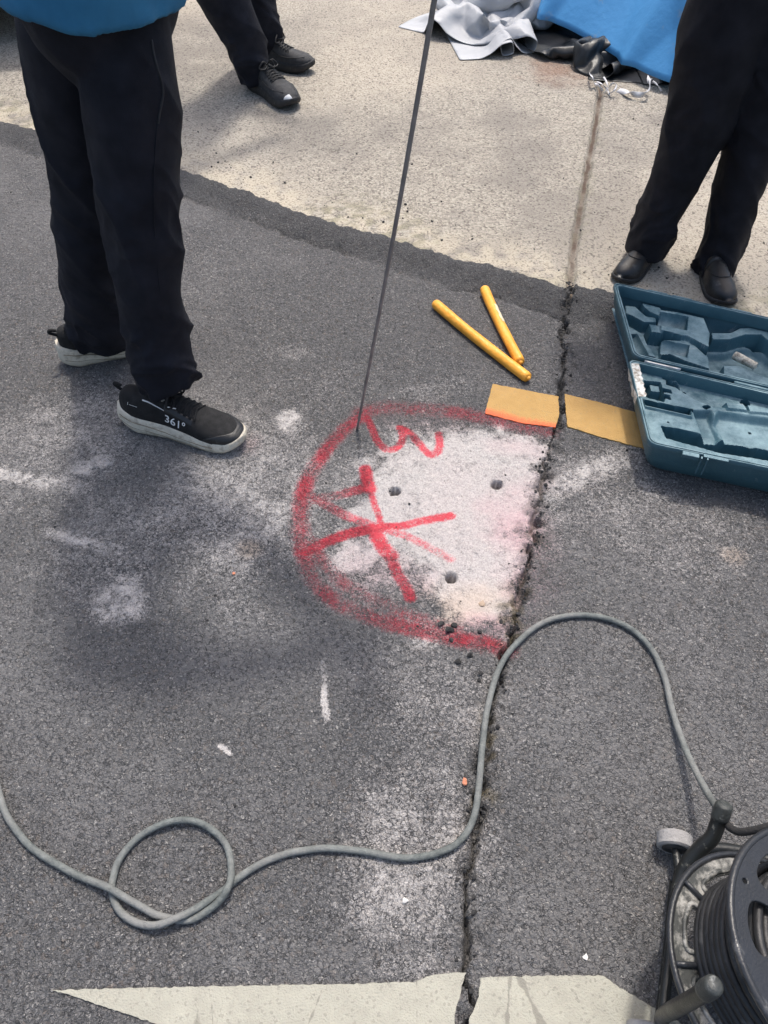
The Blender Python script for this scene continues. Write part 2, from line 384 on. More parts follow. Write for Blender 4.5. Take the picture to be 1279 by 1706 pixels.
# ------------------------------------------------------------------ ground materials
def asphalt_material():
    t = NT('asphalt')
    wn_ = t.N.new('ShaderNodeTexNoise'); wn_.inputs['Scale'].default_value = 210; wn_.inputs['Detail'].default_value = 1; t.L.new(t.co(), wn_.inputs['Vector'])
    vm = t.N.new('ShaderNodeVectorMath'); vm.operation = 'MULTIPLY_ADD'; t.L.new(wn_.outputs['Color'], vm.inputs[0]); vm.inputs[1].default_value = (.011, .011, .011); t.L.new(t.co(), vm.inputs[2])
    vec = vm.outputs[0]
    def v2(scale):
        n = t.N.new('ShaderNodeTexVoronoi'); n.inputs['Scale'].default_value = scale; t.L.new(vec, n.inputs['Vector']); return n.outputs['Distance'], n.outputs['Color']
    da, ca = v2(165); db, cb = v2(430)
    fine = t.noise(760, 2, .7); ve = t.N.new('ShaderNodeTexVoronoi'); ve.feature = 'DISTANCE_TO_EDGE'; ve.inputs['Scale'].default_value = 132; t.L.new(vec, ve.inputs['Vector']); ed = ve.outputs['Distance']
    va = t.sep(ca, 0); vb = t.sep(cb, 1); vc = t.sep(ca, 2)
    val = t.math('ADD', t.math('MULTIPLY', va, .20), t.math('ADD', t.math('MULTIPLY', vb, .42), t.math('MULTIPLY', fine, .52)))
    base = t.mix(t.map(val, .2, 1.0), (.070, .070, .072), (.278, .272, .270))
    base = t.mix(t.map(va, .86, .9, 0, .45), base, (.34, .325, .31)); base = t.mix(t.map(vc, .92, .95, 0, .4), base, (.20, .16, .13))
    base = t.mix(t.attr('pale'), base, (.255, .248, .244))
    base = t.mix(t.map(vb, .965, .98, 0, .8), base, (.46, .44, .41))                        # pale chippings
    gap = t.math('MULTIPLY', t.map(ed, .01, .13, 1, 0), t.map(t.math('ADD', va, t.math('MULTIPLY', fine, 1.2)), .85, 1.35, 0, 1)); base = t.mix(t.math('MULTIPLY', gap, .72), base, (.022, .022, .024))    # crevice shade painted dark, along with bitumen between the stones
    base = t.mix(t.math('MULTIPLY', t.attr('edge_strip'), .6), base, (.05, .05, .053))
    h = t.math('SUBTRACT', t.math('ADD', t.math('MULTIPLY', t.map(da, .75, .1), .30), t.math('ADD', t.math('MULTIPLY', fine, .42), t.math('MULTIPLY', vb, .34))), t.math('MULTIPLY', gap, .45))
    dust = t.attr('dust')
    df = t.map(t.math('ADD', dust, t.math('MULTIPLY', h, .75)), .56, 1.06, 0, 1, True)
    df = t.math('MULTIPLY', df, t.map(dust, .02, .22))
    dcol = t.mix(t.map(t.math('ADD', vb, fine), .5, 1.3), (.32, .302, .29), (.505, .478, .460))
    dcol = t.mix(t.math('MULTIPLY', t.attr('tan'), .8), dcol, (.58, .43, .30))
    dcol = t.mix(t.math('MULTIPLY', t.attr('pink'), .5), dcol, (.62, .36, .39))
    dcol = t.mix(t.math('MULTIPLY', t.map(vc, .90, .92), t.map(da, .15, .4, .75, 0)), dcol, (.17, .16, .16))
    base = t.mix(df, base, dcol)
    base = t.mix(t.math('MULTIPLY', t.math('MULTIPLY', t.attr('pink'), .35), t.map(h, .3, .8)), base, (.45, .16, .20))
    red = t.attr('red'); rn = t.math('ADD', t.math('MULTIPLY', fine, .55), t.math('ADD', t.math('MULTIPLY', gap, .45), t.math('MULTIPLY', vb, .28)))
    rf = t.map(t.math('SUBTRACT', red, t.math('MULTIPLY', rn, .95)), -.28, .50, 0, .90, True)
    rf = t.math('MULTIPLY', rf, t.map(red, 0, .12))
    rc = t.mix(t.math('MULTIPLY', df, t.map(red, .4, 1.0, 1, .4)), (.40, .028, .05), (.60, .05, .085))
    rc = t.mix(t.map(red, .72, .95), rc, (.54, .022, .045)); base = t.mix(rf, base, rc)
    base = t.mix(t.math('MULTIPLY', t.attr('crumb'), .75), base, (.030, .028, .028))  # crumbs, plus the painted shade in the drill holes
    base = t.mix(t.attr('moss'), base, (.16, .13, .07))
    hb = t.math('ADD', t.math('MULTIPLY', t.map(da, .8, .1), .7), t.math('ADD', t.math('MULTIPLY', va, .3), t.math('ADD', t.math('MULTIPLY', db, -.35), t.math('ADD', t.math('MULTIPLY', fine, .4), t.math('MULTIPLY', gap, -.6)))))
    t.bump(hb, .0062, t.map(t.math('MULTIPLY', df, t.map(dust, .55, .9)), 0, 1, 1.0, .4))
    return t.fin(base, t.map(df, 0, 1, .8, .95), 0, .35)
def concrete_material():
    t = NT('concrete')
    sc = t.scaled(1, 7, 1, math.radians(24)); broom = t.noise(34, 2, .6, sc)
    n = t.N.new('ShaderNodeTexVoronoi'); n.inputs['Scale'].default_value = 160; t.L.new(t.co(), n.inputs['Vector']); da, ca = n.outputs['Distance'], n.outputs['Color']
    fine = t.noise(430, 3, .7); va = t.sep(ca, 0); vb = t.sep(ca, 1)
    val = t.math('ADD', t.math('MULTIPLY', va, .45), t.math('ADD', t.math('MULTIPLY', fine, .6), t.math('MULTIPLY', broom, .2)))
    c = t.mix(t.map(val, .3, 1.0), (.212, .192, .163), (.530, .486, .412))
    c = t.mix(t.attr('stain'), c, (.235, .215, .19)); c = t.mix(t.attr('pale'), c, (.545, .485, .395))
    c = t.mix(t.map(vb, .93, .95, 0, .65), c, (.09, .08, .075))
    c = t.mix(t.attr('rust'), c, (.20, .09, .055)); c = t.mix(t.attr('edge'), c, (.52, .46, .36))
    c = t.mix(t.math('MULTIPLY', t.attr('moss'), .6), c, (.16, .16, .09)); c = t.mix(t.attr('groove'), c, (.095, .065, .05))
    c = t.mix(t.map(t.math('ADD', da, t.math('MULTIPLY', fine, .3)), .75, .95, 0, .6), c, (.12, .105, .095))
    hb = t.math('ADD', t.math('MULTIPLY', fine, .6), t.math('ADD', t.math('MULTIPLY', da, -.5), t.math('MULTIPLY', broom, .4)))
    t.bump(hb, .004)
    return t.fin(c, .92, 0, .25)

# ------------------------------------------------------------------ road and pad
def build_ground():
    xs = axis([(-80, -8, 6), (-8, -2.2, .3), (-2.2, -1.1, .02), (-1.1, 1.15, .0036), (1.15, 2.2, .02), (2.2, 8, .3), (8, 80, 6)])
    ys = axis([(-60, -6, 6), (-6, -.6, .3), (-.6, .08, .02), (.08, 1.9, .0036), (1.9, 3.0, .009), (3.0, 6, .05), (6, 30, 1), (30, 120, 10)])
    me, x, y = grid_sheet('asphalt_road', xs, ys, road_z)
    red, dust, tan, pink = marks(x, y)
    d, run = crackd(x, y)
    crumb = np.exp(-(d / .006) ** 2) * (.4 + .6 * vnoise(x, y, 90, 19)); crumb = np.maximum(crumb, .7 * np.exp(-(d / .03) ** 2) * sstep(.55, .7, vnoise(x, y, 60, 20)))
    for hx, hy, hr in HOLES: crumb = np.maximum(crumb, .9 * (1 - sstep(hr * .75, hr * .95, np.hypot(x - hx, y - hy))))  # shade inside the drill holes, painted dark through this mask
    s = side(x, y) + (fbm(x, y, 30, 3, 11) - .5) * .03
    edge_strip = sstep(-.112, -.095, s) * (.75 + .5 * (fbm(x, y, 12, 3, 57) - .5))  # darker tone on the strip that ramps up to the pad
    moss = .6 * np.exp(-(d / .02) ** 2) * sstep(.45, .65, fbm(x, y, 6, 2, 91)) * sstep(.5, .65, fbm(x, y, 60, 2, 95)) * (y < 1.0)
    pale = .75 * sstep(.38, .72, .6 * fbm(x, y, 1.1, 3, 92) + .4 * fbm(x, y, 7, 3, 93) + .05 * (y - 1))
    for n, a in dict(red=red, dust=dust, tan=tan, pink=pink, crumb=crumb, edge_strip=edge_strip, moss=moss, pale=pale).items(): attr(me, n, a)
    tag(obj('asphalt_road', me, asphalt_material()), 'dark grey asphalt road surface with cracks and dust', None, None, 'structure')

    xs = axis([(-80, -8, 6), (-8, -2.6, .3), (-2.6, .40, .011), (.40, .84, .0035), (.84, 2.6, .011), (2.6, 8, .3), (8, 80, 6)])
    ys = axis([(1.0, 1.6, .05), (1.6, 4.6, .010), (4.6, 8, .2), (8, 30, 2), (30, 120, 10)])
    def cz(x, y):
        d, run = dist_poly(x + (fbm(x, y, 25, 2, 33) - .5) * .010, y, JOINT)
        z = ZC + (fbm(x, y, 3, 2, 4) - .5) * .004 + (vnoise(x, y, 60, 9) - .5) * .0012
        wd = np.interp(run, [0, 1.2, 2.2, 4], [.006, .008, .016, .016])
        z = z - .014 * (1 - sstep(wd * .4, wd, d))
        return z - (1 - sstep(-.07, -.02, side(x, y))) * .12
    me, x, y = grid_sheet('concrete_pad', xs, ys, cz)
    d, run = dist_poly(x + (fbm(x, y, 25, 2, 33) - .5) * .010, y, JOINT); s = side(x, y)
    rust = np.zeros_like(x); blob(rust, x, y, 925, 125, 50, 22, .55, 1.0, 14, .8)
    jw = np.interp(run, [0, 1.2, 2.2, 4], [.0035, .004, .009, .010]); gr = .95 * (1 - sstep(jw * .45, jw * .9, d)) * (.55 + .45 * sstep(.3, .6, fbm(x, y, 14, 2, 13)))
    edge = (1 - sstep(.02, .22, s + (fbm(x, y, 5, 2, 23) - .5) * .15)) * .8
    moss = np.maximum((1 - sstep(.05, .28, s)) * sstep(.5, .7, fbm(x, y, 2.5, 2, 29)) * .8, .5 * np.exp(-(d / .03) ** 2))
    edge = edge * sstep(.3, .6, fbm(x, y, 30, 3, 37)); moss = moss * sstep(.48, .62, fbm(x, y, 45, 4, 38))
    stain = .75 * sstep(.40, .68, .6 * fbm(x, y, 2.2, 4, 39) + .4 * fbm(x, y, 9, 3, 49)); pale = .45 * sstep(.45, .7, fbm(x, y, .9, 3, 43))
    for n, a in dict(rust=rust, groove=gr, edge=edge, moss=moss, stain=stain, pale=pale).items(): attr(me, n, a)
    tag(obj('concrete_pad', me, concrete_material()), 'pale weathered concrete pad beyond the asphalt', None, None, 'structure')
build_ground()

# ------------------------------------------------------------------ painted markings, thin slabs of road paint
def paint_material(name, c1, c2, worn, redband=False, hair=.45):
    t = NT(name); n = t.noise(30, 5, .6); f = t.noise(400, 3)
    c = t.mix(t.map(n, .3, .7), c1, c2); c = t.mix(t.map(t.noise(12, 6, .7), .58, .75, 0, .5), c, worn)
    ck = t.vor(5, 'DISTANCE_TO_EDGE', vec=t.scaled(1, .35, 1)); wob = t.noise(25, 3)
    c = t.mix(t.math('MULTIPLY', t.map(t.math('ADD', ck, t.math('MULTIPLY', t.math('SUBTRACT', wob, .5), .06)), .0, .0035, 1, 0), 0.0 if redband else hair), c, (.10, .09, .08))
    c = t.mix(t.map(t.sep(t.vor(300, 'F1', 'Color'), 0), .93, .95, 0, .5), c, worn)
    if redband:
        a = t.attr('red'); rf = t.map(t.math('SUBTRACT', a, t.math('MULTIPLY', t.noise(300, 3), .5)), -.15, .35, 0, .95, True)
        c = t.mix(rf, c, (.72, .06, .035))
        c = t.mix(t.math('MULTIPLY', t.map(a, .05, .5, 0, .35), 1), c, (.80, .32, .12))
    t.bump(t.math('ADD', f, n), .002); return t.fin(c, .75, 0, .3)
def slab(name, px, mat, z=.0028, rough=.0012, step=.004, red=None):
    w = [np.array(q) for q in W(px)]; out = []
    for i in range(len(w)):
        a, b = w[i], w[(i + 1) % len(w)]; n = max(1, int(np.linalg.norm(b - a) / step))
        for k in range(n): out.append(a + (b - a) * k / n)
    o = np.array(out); o += (np.stack([vnoise(o[:, 0], o[:, 1], 230, 81), vnoise(o[:, 0], o[:, 1], 230, 82)], 1) - .5) * 2 * rough
    bm = bmesh.new(); vs = [bm.verts.new((p[0], p[1], 0)) for p in o]; f = bm.faces.new(vs)
    bmesh.ops.triangulate(bm, faces=[f])
    bmesh.ops.subdivide_edges(bm, edges=[e for e in bm.edges if e.calc_length() > .03], cuts=3, use_grid_fill=True)
    bmesh.ops.triangulate(bm, faces=bm.faces[:])
    bmesh.ops.subdivide_edges(bm, edges=[e for e in bm.edges if e.calc_length() > .03], cuts=2, use_grid_fill=True)
    for v in bm.verts: v.co.z = gz(v.co.x, v.co.y) + z
    bmesh.ops.recalc_face_normals(bm, faces=bm.faces[:])
    if sum(f.normal.z for f in bm.faces) < 0: bmesh.ops.reverse_faces(bm, faces=bm.faces[:])
    r = bmesh.ops.extrude_edge_only(bm, edges=[e for e in bm.edges if e.is_boundary])
    for v in [g for g in r['geom'] if isinstance(g, bmesh.types.BMVert)]: v.co.z -= .006
    me = bpy.data.meshes.new(name); bm.to_mesh(me); bm.free()
    if red is not None:
        V = get_v(me); d, _ = dist_poly(V[:, 0], V[:, 1], W(red)); attr(me, 'red', 1 - sstep(.0, .045, d))
    return obj(name, me, mat)
YL = paint_material('yellow_road_paint', (.42, .255, .088), (.48, .30, .11), (.36, .25, .12), True)
WL = paint_material('white_road_paint', (.345, .333, .278), (.41, .398, .333), (.235, .225, .19))
o = slab('yellow_line_marking', [(821, 641), (870, 650), (930, 661), (932, 690), (926, 712), (870, 706), (808, 690)], YL, red=[(806, 695), (870, 714), (922, 720)])
tag(o, 'worn yellow road line left of the crack, its near edge sprayed red', 'road marking', 'pieces of the yellow road line', 'structure')
o = slab('yellow_line_marking', [(941, 657), (1000, 671), (1120, 703), (1180, 770), (1076, 748), (1000, 728), (946, 711), (943, 690)], YL, red=[(806, 1900), (870, 1900)])
tag(o, 'yellow road line piece right of the crack, running under the tool case', 'road marking', 'pieces of the yellow road line', 'structure')
o = slab('white_arrow_marking', [(90, 1650), (330, 1644), (560, 1640), (690, 1636), (720, 1624), (776, 1620), (768, 1650), (758, 1690), (752, 1900), (740, 2150), (700, 2150), (430, 1770), (260, 1706)], WL, rough=.0012)
tag(o, 'pointed worn white road marking left of the crack at the near edge', 'road marking', 'pieces of the white road marking', 'structure')
o = slab('white_arrow_marking', [(800, 1629), (900, 1626), (1005, 1625), (1028, 1642), (1070, 1668), (1130, 1702), (1200, 1760), (1230, 2100), (800, 2150), (782, 1900), (782, 1700), (798, 1660)], WL, rough=.0012)
tag(o, 'white road marking piece right of the crack beside the cable reel', 'road marking', 'pieces of the white road marking', 'structure')

# ------------------------------------------------------------------ people
BLACK_CLOTH = plain('black_trouser_cloth', (.0095, .0108, .0175), .8, .3, 18, bump=.0012, bscale=900, spec=.25)
BLACK_CLOTH2 = plain('black_work_trouser_cloth', (.0098, .0098, .0140), .8, .3, 18, bump=.0012, bscale=900, spec=.25)
BLUE_CLOTH = plain('blue_shirt_cloth', (.030, .165, .31), .8, .18, 14, bump=.001, bscale=900, spec=.3)
DARK_CLOTH = plain('dark_jacket_cloth', (.02, .022, .03), .85, .2, 14, bump=.001, bscale=900, spec=.3)
SKIN = plain('skin', (.42, .25, .17), .55, .12, 30, bump=.0006, bscale=500)
HAIR = plain('black_hair', (.012, .010, .009), .5, .3, 120, bump=.003, bscale=260)
KNIT = plain('black_knit_upper', (.0105, .0105, .0115), .75, .3, 60, bump=.0012, bscale=1400, spec=.4)
LEATHER = plain('black_leather', (.013, .013, .014), .38, .25, 40, bump=.0006, bscale=600, dirt=(.10, .095, .09), dirt_amt=.10)
GREYKNIT = plain('charcoal_knit_upper', (.032, .033, .036), .7, .25, 60, bump=.001, bscale=1200)
BLACKRUB = plain('black_rubber', (.016, .016, .017), .6, .3, 40, bump=.0006, bscale=500, dirt=(.12, .115, .11), dirt_amt=.12)
WHITERUB = plain('off_white_foam_sole', (.60, .55, .45), .7, .10, 50, bump=.0012, bscale=420, dirt=(.33, .28, .21), dirt_amt=.3, dscale=45)
SOLEG = plain('sole_groove_shade', (.26, .22, .16), .8)  # dark tone for thin lines that draw the shade of sole grooves
WHITEPRINT = plain('white_print', (.75, .75, .74), .6, .05)
EYE = plain('eye_white', (.7, .68, .66), .2, .05)

SOLE_W = [(0, .014), (.015, .024), (.05, .031), (.12, .036), (.25, .036), (.4, .0365), (.55, .042), (.7, .048), (.8, .0485), (.9, .042), (.96, .030), (1, .010)]
def shoe(parent, heel, toe, zf, style, left_foot=False, logo=False, laces=True, tip=None):
    heel = np.array(heel[:2]); toe = np.array(toe[:2]); d = toe - heel; L = np.linalg.norm(d); a = math.atan2(d[1], d[0]); ca, sa = math.cos(a), math.sin(a)
    sgn = 1 if left_foot else -1                                    # outer side of the foot
    def T(V):
        V = np.atleast_2d(np.array(V, float)); return np.stack([heel[0] + V[:, 0] * ca - V[:, 1] * sa, heel[1] + V[:, 0] * sa + V[:, 1] * ca, zf + V[:, 2]], 1)
    k = L / .295
    if style == 'runner':
        ZB = [(0, .020), (.05, .008), (.14, 0), (.74, 0), (.88, .005), (1, .024)]; ZT = [(0, .068), (.06, .062), (.15, .052), (.3, .046), (.5, .037), (.75, .029), (.9, .031), (1, .044)]
        ZU = [(0, .088), (.03, .103), (.08, .108), (.2, .104), (.3, .112), (.38, .106), (.5, .088), (.62, .072), (.75, .062), (.88, .055), (.96, .047), (1, .038)]; flare = .006
    elif style == 'trainer':
        ZB = [(0, .014), (.06, .004), (.14, 0), (.7, 0), (.88, .010), (1, .030)]; ZT = [(0, .050), (.15, .042), (.4, .040), (.7, .038), (.9, .040), (1, .048)]
        ZU = [(0, .088), (.05, .102), (.2, .100), (.3, .110), (.4, .104), (.5, .090), (.62, .078), (.78, .070), (.9, .062), (.97, .054), (1, .046)]; flare = .005
    else:
        ZB = [(0, .002), (.2, 0), (.26, .008), (.36, .008), (.42, 0), (.8, 0), (.92, .004), (1, .012)]; ZT = [(0, .026), (.25, .022), (.45, .012), (.8, .012), (1, .022)]
        ZU = [(0, .060), (.04, .070), (.2, .068), (.32, .074), (.42, .074), (.52, .068), (.65, .060), (.8, .052), (.92, .043), (.98, .034), (1, .022)]; flare = .0025
    bend = lambda t: -sgn * .008 * np.sin(np.clip((t - .2) / .8, 0, 1) * math.pi) * k + -sgn * -.004
    wid = lambda t: lerp_tab(SOLE_W, t) * k
    ts = np.concatenate([[0, .006, .02, .045], np.linspace(.08, .92, 30), [.945, .965, .98, .992, 1.0]])
    # sole
    V = []; n = 14
    for t in ts:
        w = wid(t); zb = float(lerp_tab(ZB, t)); zt = float(lerp_tab(ZT, t)); yc = bend(t); g = (zt - zb)
        prof = [(-.86, 0), (-1.0, .12), (-1.0 - flare / w * .6, .45), (-.98, .8), (-.93, 1), (-.45, 1), (0, 1), (.45, 1), (.93, 1), (.98, .8), (1.0 + flare / w * .6, .45), (1.0, .12), (.86, 0), (0, 0)]
        ex = -.010 * (1 - t / .05) if t < .05 else 0
        for q, r in prof: V.append((t * L + ex * (1 - abs(r - .35)), yc + q * w, zb + r * g))
    m = len(ts); Fc = [(j * n + i, j * n + (i + 1) % n, (j + 1) * n + (i + 1) % n, (j + 1) * n + i) for j in range(m - 1) for i in range(n)]
    Fc += [tuple(range(n - 1, -1, -1)), tuple((m - 1) * n + i for i in range(n))]
    root = obj('shoe', None, None, parent) if False else bpy.data.objects.new('shoe', None)
    COL.objects.link(root); root.parent = parent
    sm = WHITERUB if style == 'runner' else BLACKRUB
    so_ = mesh_np('sole', T(V), Fc); obj('sole', so_, sm, root)
    if style == 'runner':
        for q in (-1, 1):
            for fr, r_ in ((.30, .0009), (.62, .0011)):
                pts_ = [(t * L - (.010 * (1 - t / .05) * (1 - abs(fr - .35)) if t < .05 else 0), bend(t) + q * (wid(t) * (1 + flare / max(wid(t), .02) * (.45 if fr < .5 else .35)) + .0001), float(lerp_tab(ZB, t)) * (1 - fr - .12 * math.sin(t * 9)) + float(lerp_tab(ZT, t)) * (fr + .12 * math.sin(t * 9))) for t in np.linspace(.03, .80, 16)]
                V_, F_ = tube(T(pts_), r_, 6, 3); obj('sole_groove_line', mesh_np('sole_groove_line', V_, F_), SOLEG, root)
    # upper
    def S(t, ph, off=0.0):
        """ph 0 = bottom of the outer side, pi = bottom of the inner side"""
        w = max(wid(min(t, .985)) - .003, .004); zt = float(lerp_tab(ZT, t)) - .004; zu = float(lerp_tab(ZU, t)); c, s_ = math.cos(ph), math.sin(ph)
        ex = .62 if t > .45 else .5
        y = sgn * np.sign(c) * abs(c) ** ex * (w + off) * (1 - .22 * max(0, s_) ** 3 * (1 if t < .5 else .6)); z = zt + (zu - zt + off) * abs(s_) ** .82
        return np.array([.004 + t * (L - .008) + (off if t > .97 else 0), bend(t) + y, z])
    nu = 23; tu = np.concatenate([[0, .006, .02, .04], np.linspace(.07, .93, 34), [.95, .97, .985, 1.0]]); V = [S(t, math.pi * i / (nu - 1)) for t in tu for i in range(nu)]
    Fc = [(j * nu + i, j * nu + i + 1, (j + 1) * nu + i + 1, (j + 1) * nu + i) for j in range(len(tu) - 1) for i in range(nu - 1)]
    Fc += [tuple(range(nu)), tuple((len(tu) - 1) * nu + i for i in range(nu - 1, -1, -1))]
    um = {'runner': KNIT, 'trainer': GREYKNIT, 'loafer': LEATHER}[style]
    obj('upper', mesh_np('upper', T(V), Fc), um, root)
    def patch(name, t0, t1, p0, p1, off, mat, nt=14, npz=14, shape=None):
        V = []; Fc = []
        for j in range(nt):
            for i in range(npz):
                u, v = j / (nt - 1), i / (npz - 1); a0, a1 = t0, t1
                if shape: a0 = t0 + (t1 - t0) * shape(v)
                V.append(S(a0 + (a1 - a0) * u, p0 + (p1 - p0) * v, off if (0 < j < nt - 1 and 0 < i < npz - 1) else -.0005))
        for j in range(nt - 1):
            for i in range(npz - 1): Fc.append((j * npz + i, j * npz + i + 1, (j + 1) * npz + i + 1, (j + 1) * npz + i))
        obj(name, mesh_np(name, T(V), Fc), mat, root)
    def band(name, path, r, mat, off=.001):
        pts = T([S(t, p, off) for t, p in path]); V, Fc = tube(pts, r, 6, 5); obj(name, mesh_np(name, V, Fc), mat, root)
    if style == 'runner':
        patch('toe_guard', .70, 1.0, .02, math.pi - .02, .0014, LEATHER, 14, 20, lambda v: .30 + .50 * math.sin(v * math.pi) ** 1.2 - .30 * abs(math.cos(v * math.pi)) ** 3)
        patch('lace_stay', .40, .63, .62, 1.12, .0016, LEATHER, 10, 8); patch('lace_stay', .40, .63, math.pi - 1.12, math.pi - .62, .0016, LEATHER, 10, 8)
        patch('eyelet_row', .38, .66, 1.06, math.pi - 1.06, .0022, KNIT, 14, 10)
        band('side_line', [(.24, 1.00), (.29, .88), (.35, .78), (.41, .72)], [.0018, .0018, .0014, .0008], WHITEPRINT)
        band('side_line', [(.20, math.pi - .95), (.27, math.pi - .72), (.36, math.pi - .55), (.44, math.pi - .50)], [.0014, .0014, .001, .0006], WHITEPRINT)
        V, Fc = tube(T([(.006, 0, .092), (-.004, 0, .099), (-.009, 0, .105), (-.004, 0, .109), (.008, 0, .104)]), .0040, 6, 4); obj('pull_tab', mesh_np('pull_tab', V, Fc), KNIT, root)
    elif style == 'loafer':
        patch('strap', .40, .48, .25, math.pi - .25, .003, LEATHER, 6, 16)
        band('seam', [(.50, .5), (.62, .8), (.72, 1.2), (.74, 1.57), (.72, math.pi - 1.2), (.62, math.pi - .8), (.50, math.pi - .5)], .0014, LEATHER)
        band('welt', [(.02, .06), (.2, .06), (.5, .06), (.8, .06), (.95, .06), (1.0, .1)], .0018, BLACKRUB)
    else:
        band('side_line', [(.3, .5), (.45, .38), (.6, .42), (.75, .6), (.9, 1.1)], .0016, BLACKRUB); band('side_line', [(.3, math.pi - .5), (.45, math.pi - .38), (.6, math.pi - .42), (.75, math.pi - .6), (.9, math.pi - 1.1)], .0016, BLACKRUB)
        if tip: patch('toe_tip', .94, 1.0, .12, 1.5, .0012, tip, 8, 12)
    if laces:
        mb = MB()
        for q, t in enumerate(np.linspace(.40, .61, 6)):
            for sg in (1, -1): mb.tube(T([S(t, math.pi / 2 - sg * .56, .0025), S(t + .018, math.pi / 2, .0055), S(t + .036, math.pi / 2 + sg * .56, .0025)]), .0022, 6, 4)
        for sg, ln in ((1, .036), (-1, .042), (1, .022)):
            mb.tube(T([S(.42, 1.57, .006), S(.42, 1.57, .020) + np.array([.012, sg * ln * .5, .004]), S(.43, 1.57, .016) + np.array([.012, sg * ln, -.008]), S(.45, 1.57, .008) + np.array([.014, sg * ln * .6, -.002]), S(.43, 1.57, .006)]), .0024, 6, 6)
        mb.build('laces', BLACKRUB if style != 'runner' else KNIT, root)
    if logo:
        def text_on(txt, size, tc, pc, name, ital=.25):
            cu = bpy.data.curves.new('txt', 'FONT'); cu.body = txt; cu.size = size; cu.extrude = .0004; cu.shear = ital; cu.align_x = 'CENTER'; cu.align_y = 'CENTER'; cu.resolution_u = 4
            to = bpy.data.objects.new('txt', cu); COL.objects.link(to); dg = bpy.context.evaluated_depsgraph_get(); dg.update()
            me = bpy.data.meshes.new_from_object(to.evaluated_get(dg)); bpy.data.objects.remove(to); me.name = name
            V = get_v(me); Wd = []
            for v in V:
                # walk up the side of the shoe by height, along it by length
                t = tc + v[0] / (L - .008) * (1 if sgn < 0 else -1); base = S(t, pc); lo, hi = .02, 1.45
                for _ in range(18):
                    mid = (lo + hi) / 2
                    if S(t, mid)[2] < base[2] + v[1]: lo = mid
                    else: hi = mid
                Wd.append(S(t, lo, .0012 + v[2]))
            set_v(me, T(Wd)); obj(name, me, WHITEPRINT, root)
        text_on('361°', .027, .49, .36, 'side_lettering', .15)
        text_on('I -------', .0085, .155, .62, 'heel_lettering', .1)
        mb = MB(); c = S(.47, 1.05, .005); mb.box((0, 0, 0), (.015, .011, .0022), Matrix.Rotation(sgn * .8, 3, 'X')); V = np.vstack(mb.v) + c
        obj('lace_tag', mesh_np('lace_tag', T(V), mb.f, False), WHITEPRINT, root)
        mb = MB(); c = S(.385, 1.2, .004); mb.box((0, 0, 0), (.014, .014, .002), Matrix.Rotation(sgn * .5, 3, 'X')); V = np.vstack(mb.v) + c
        obj('tongue_tag', mesh_np('tongue_tag', T(V), mb.f, False), plain('grey_print', (.32, .32, .31), .6), root)
    return root

def fold(me, amp, seed, legs):
    """cloth creases: slanting, irregular, gathered above each hem and slack about the knee"""
    V = get_v(me); N = get_n(me); d = np.zeros(len(V))
    C = [np.array([l[0] for l in lg]) for lg in legs]
    dist = []; par = []
    for c in C:
        o_ = np.argsort(c[:, 2]); cx = np.interp(V[:, 2], c[o_, 2], c[o_, 0]); cy = np.interp(V[:, 2], c[o_, 2], c[o_, 1]); dx, dy = V[:, 0] - cx, V[:, 1] - cy
        dist.append(np.hypot(dx, dy)); par.append((np.arctan2(dy, dx), V[:, 2] - c[:, 2].min(), c[:, 2].max() - c[:, 2].min()))
    own = np.argmin(np.array(dist), 0)
    for k, (th, h, tot) in enumerate(par):
        cs, sn = np.cos(th + k), np.sin(th + k)
        # noise on the leg's surface, wrapped seamlessly round it
        def wrap(fa, fh, tw, sd): return vnoise(cs * fa + 7 + h * tw, sn * fa + h * fh + 3 * sd, 1.0, sd)
        rid = lambda n: 1 - np.abs(2 * n - 1)
        low = np.exp(-((h - .06) / .11) ** 2); knee = np.exp(-((h - .40) / .13) ** 2)
        g = rid(wrap(1.3, 17, 3.0, seed + k)) ** 2.2 * .013 + rid(wrap(2.0, 30, -5.0, seed + 10 + k)) ** 2 * .006
        s_ = rid(wrap(1.0, 7, 4.5, seed + 20 + k)) ** 2.5 * .010 + (wrap(.8, 3.0, 1.0, seed + 24) - .5) * .010
        d += np.where(own == k, (low * .95 + knee * .35) * (g - .006) + s_ * .55 - .002, 0)
    set_v(me, V + N * (d * amp)[:, None])

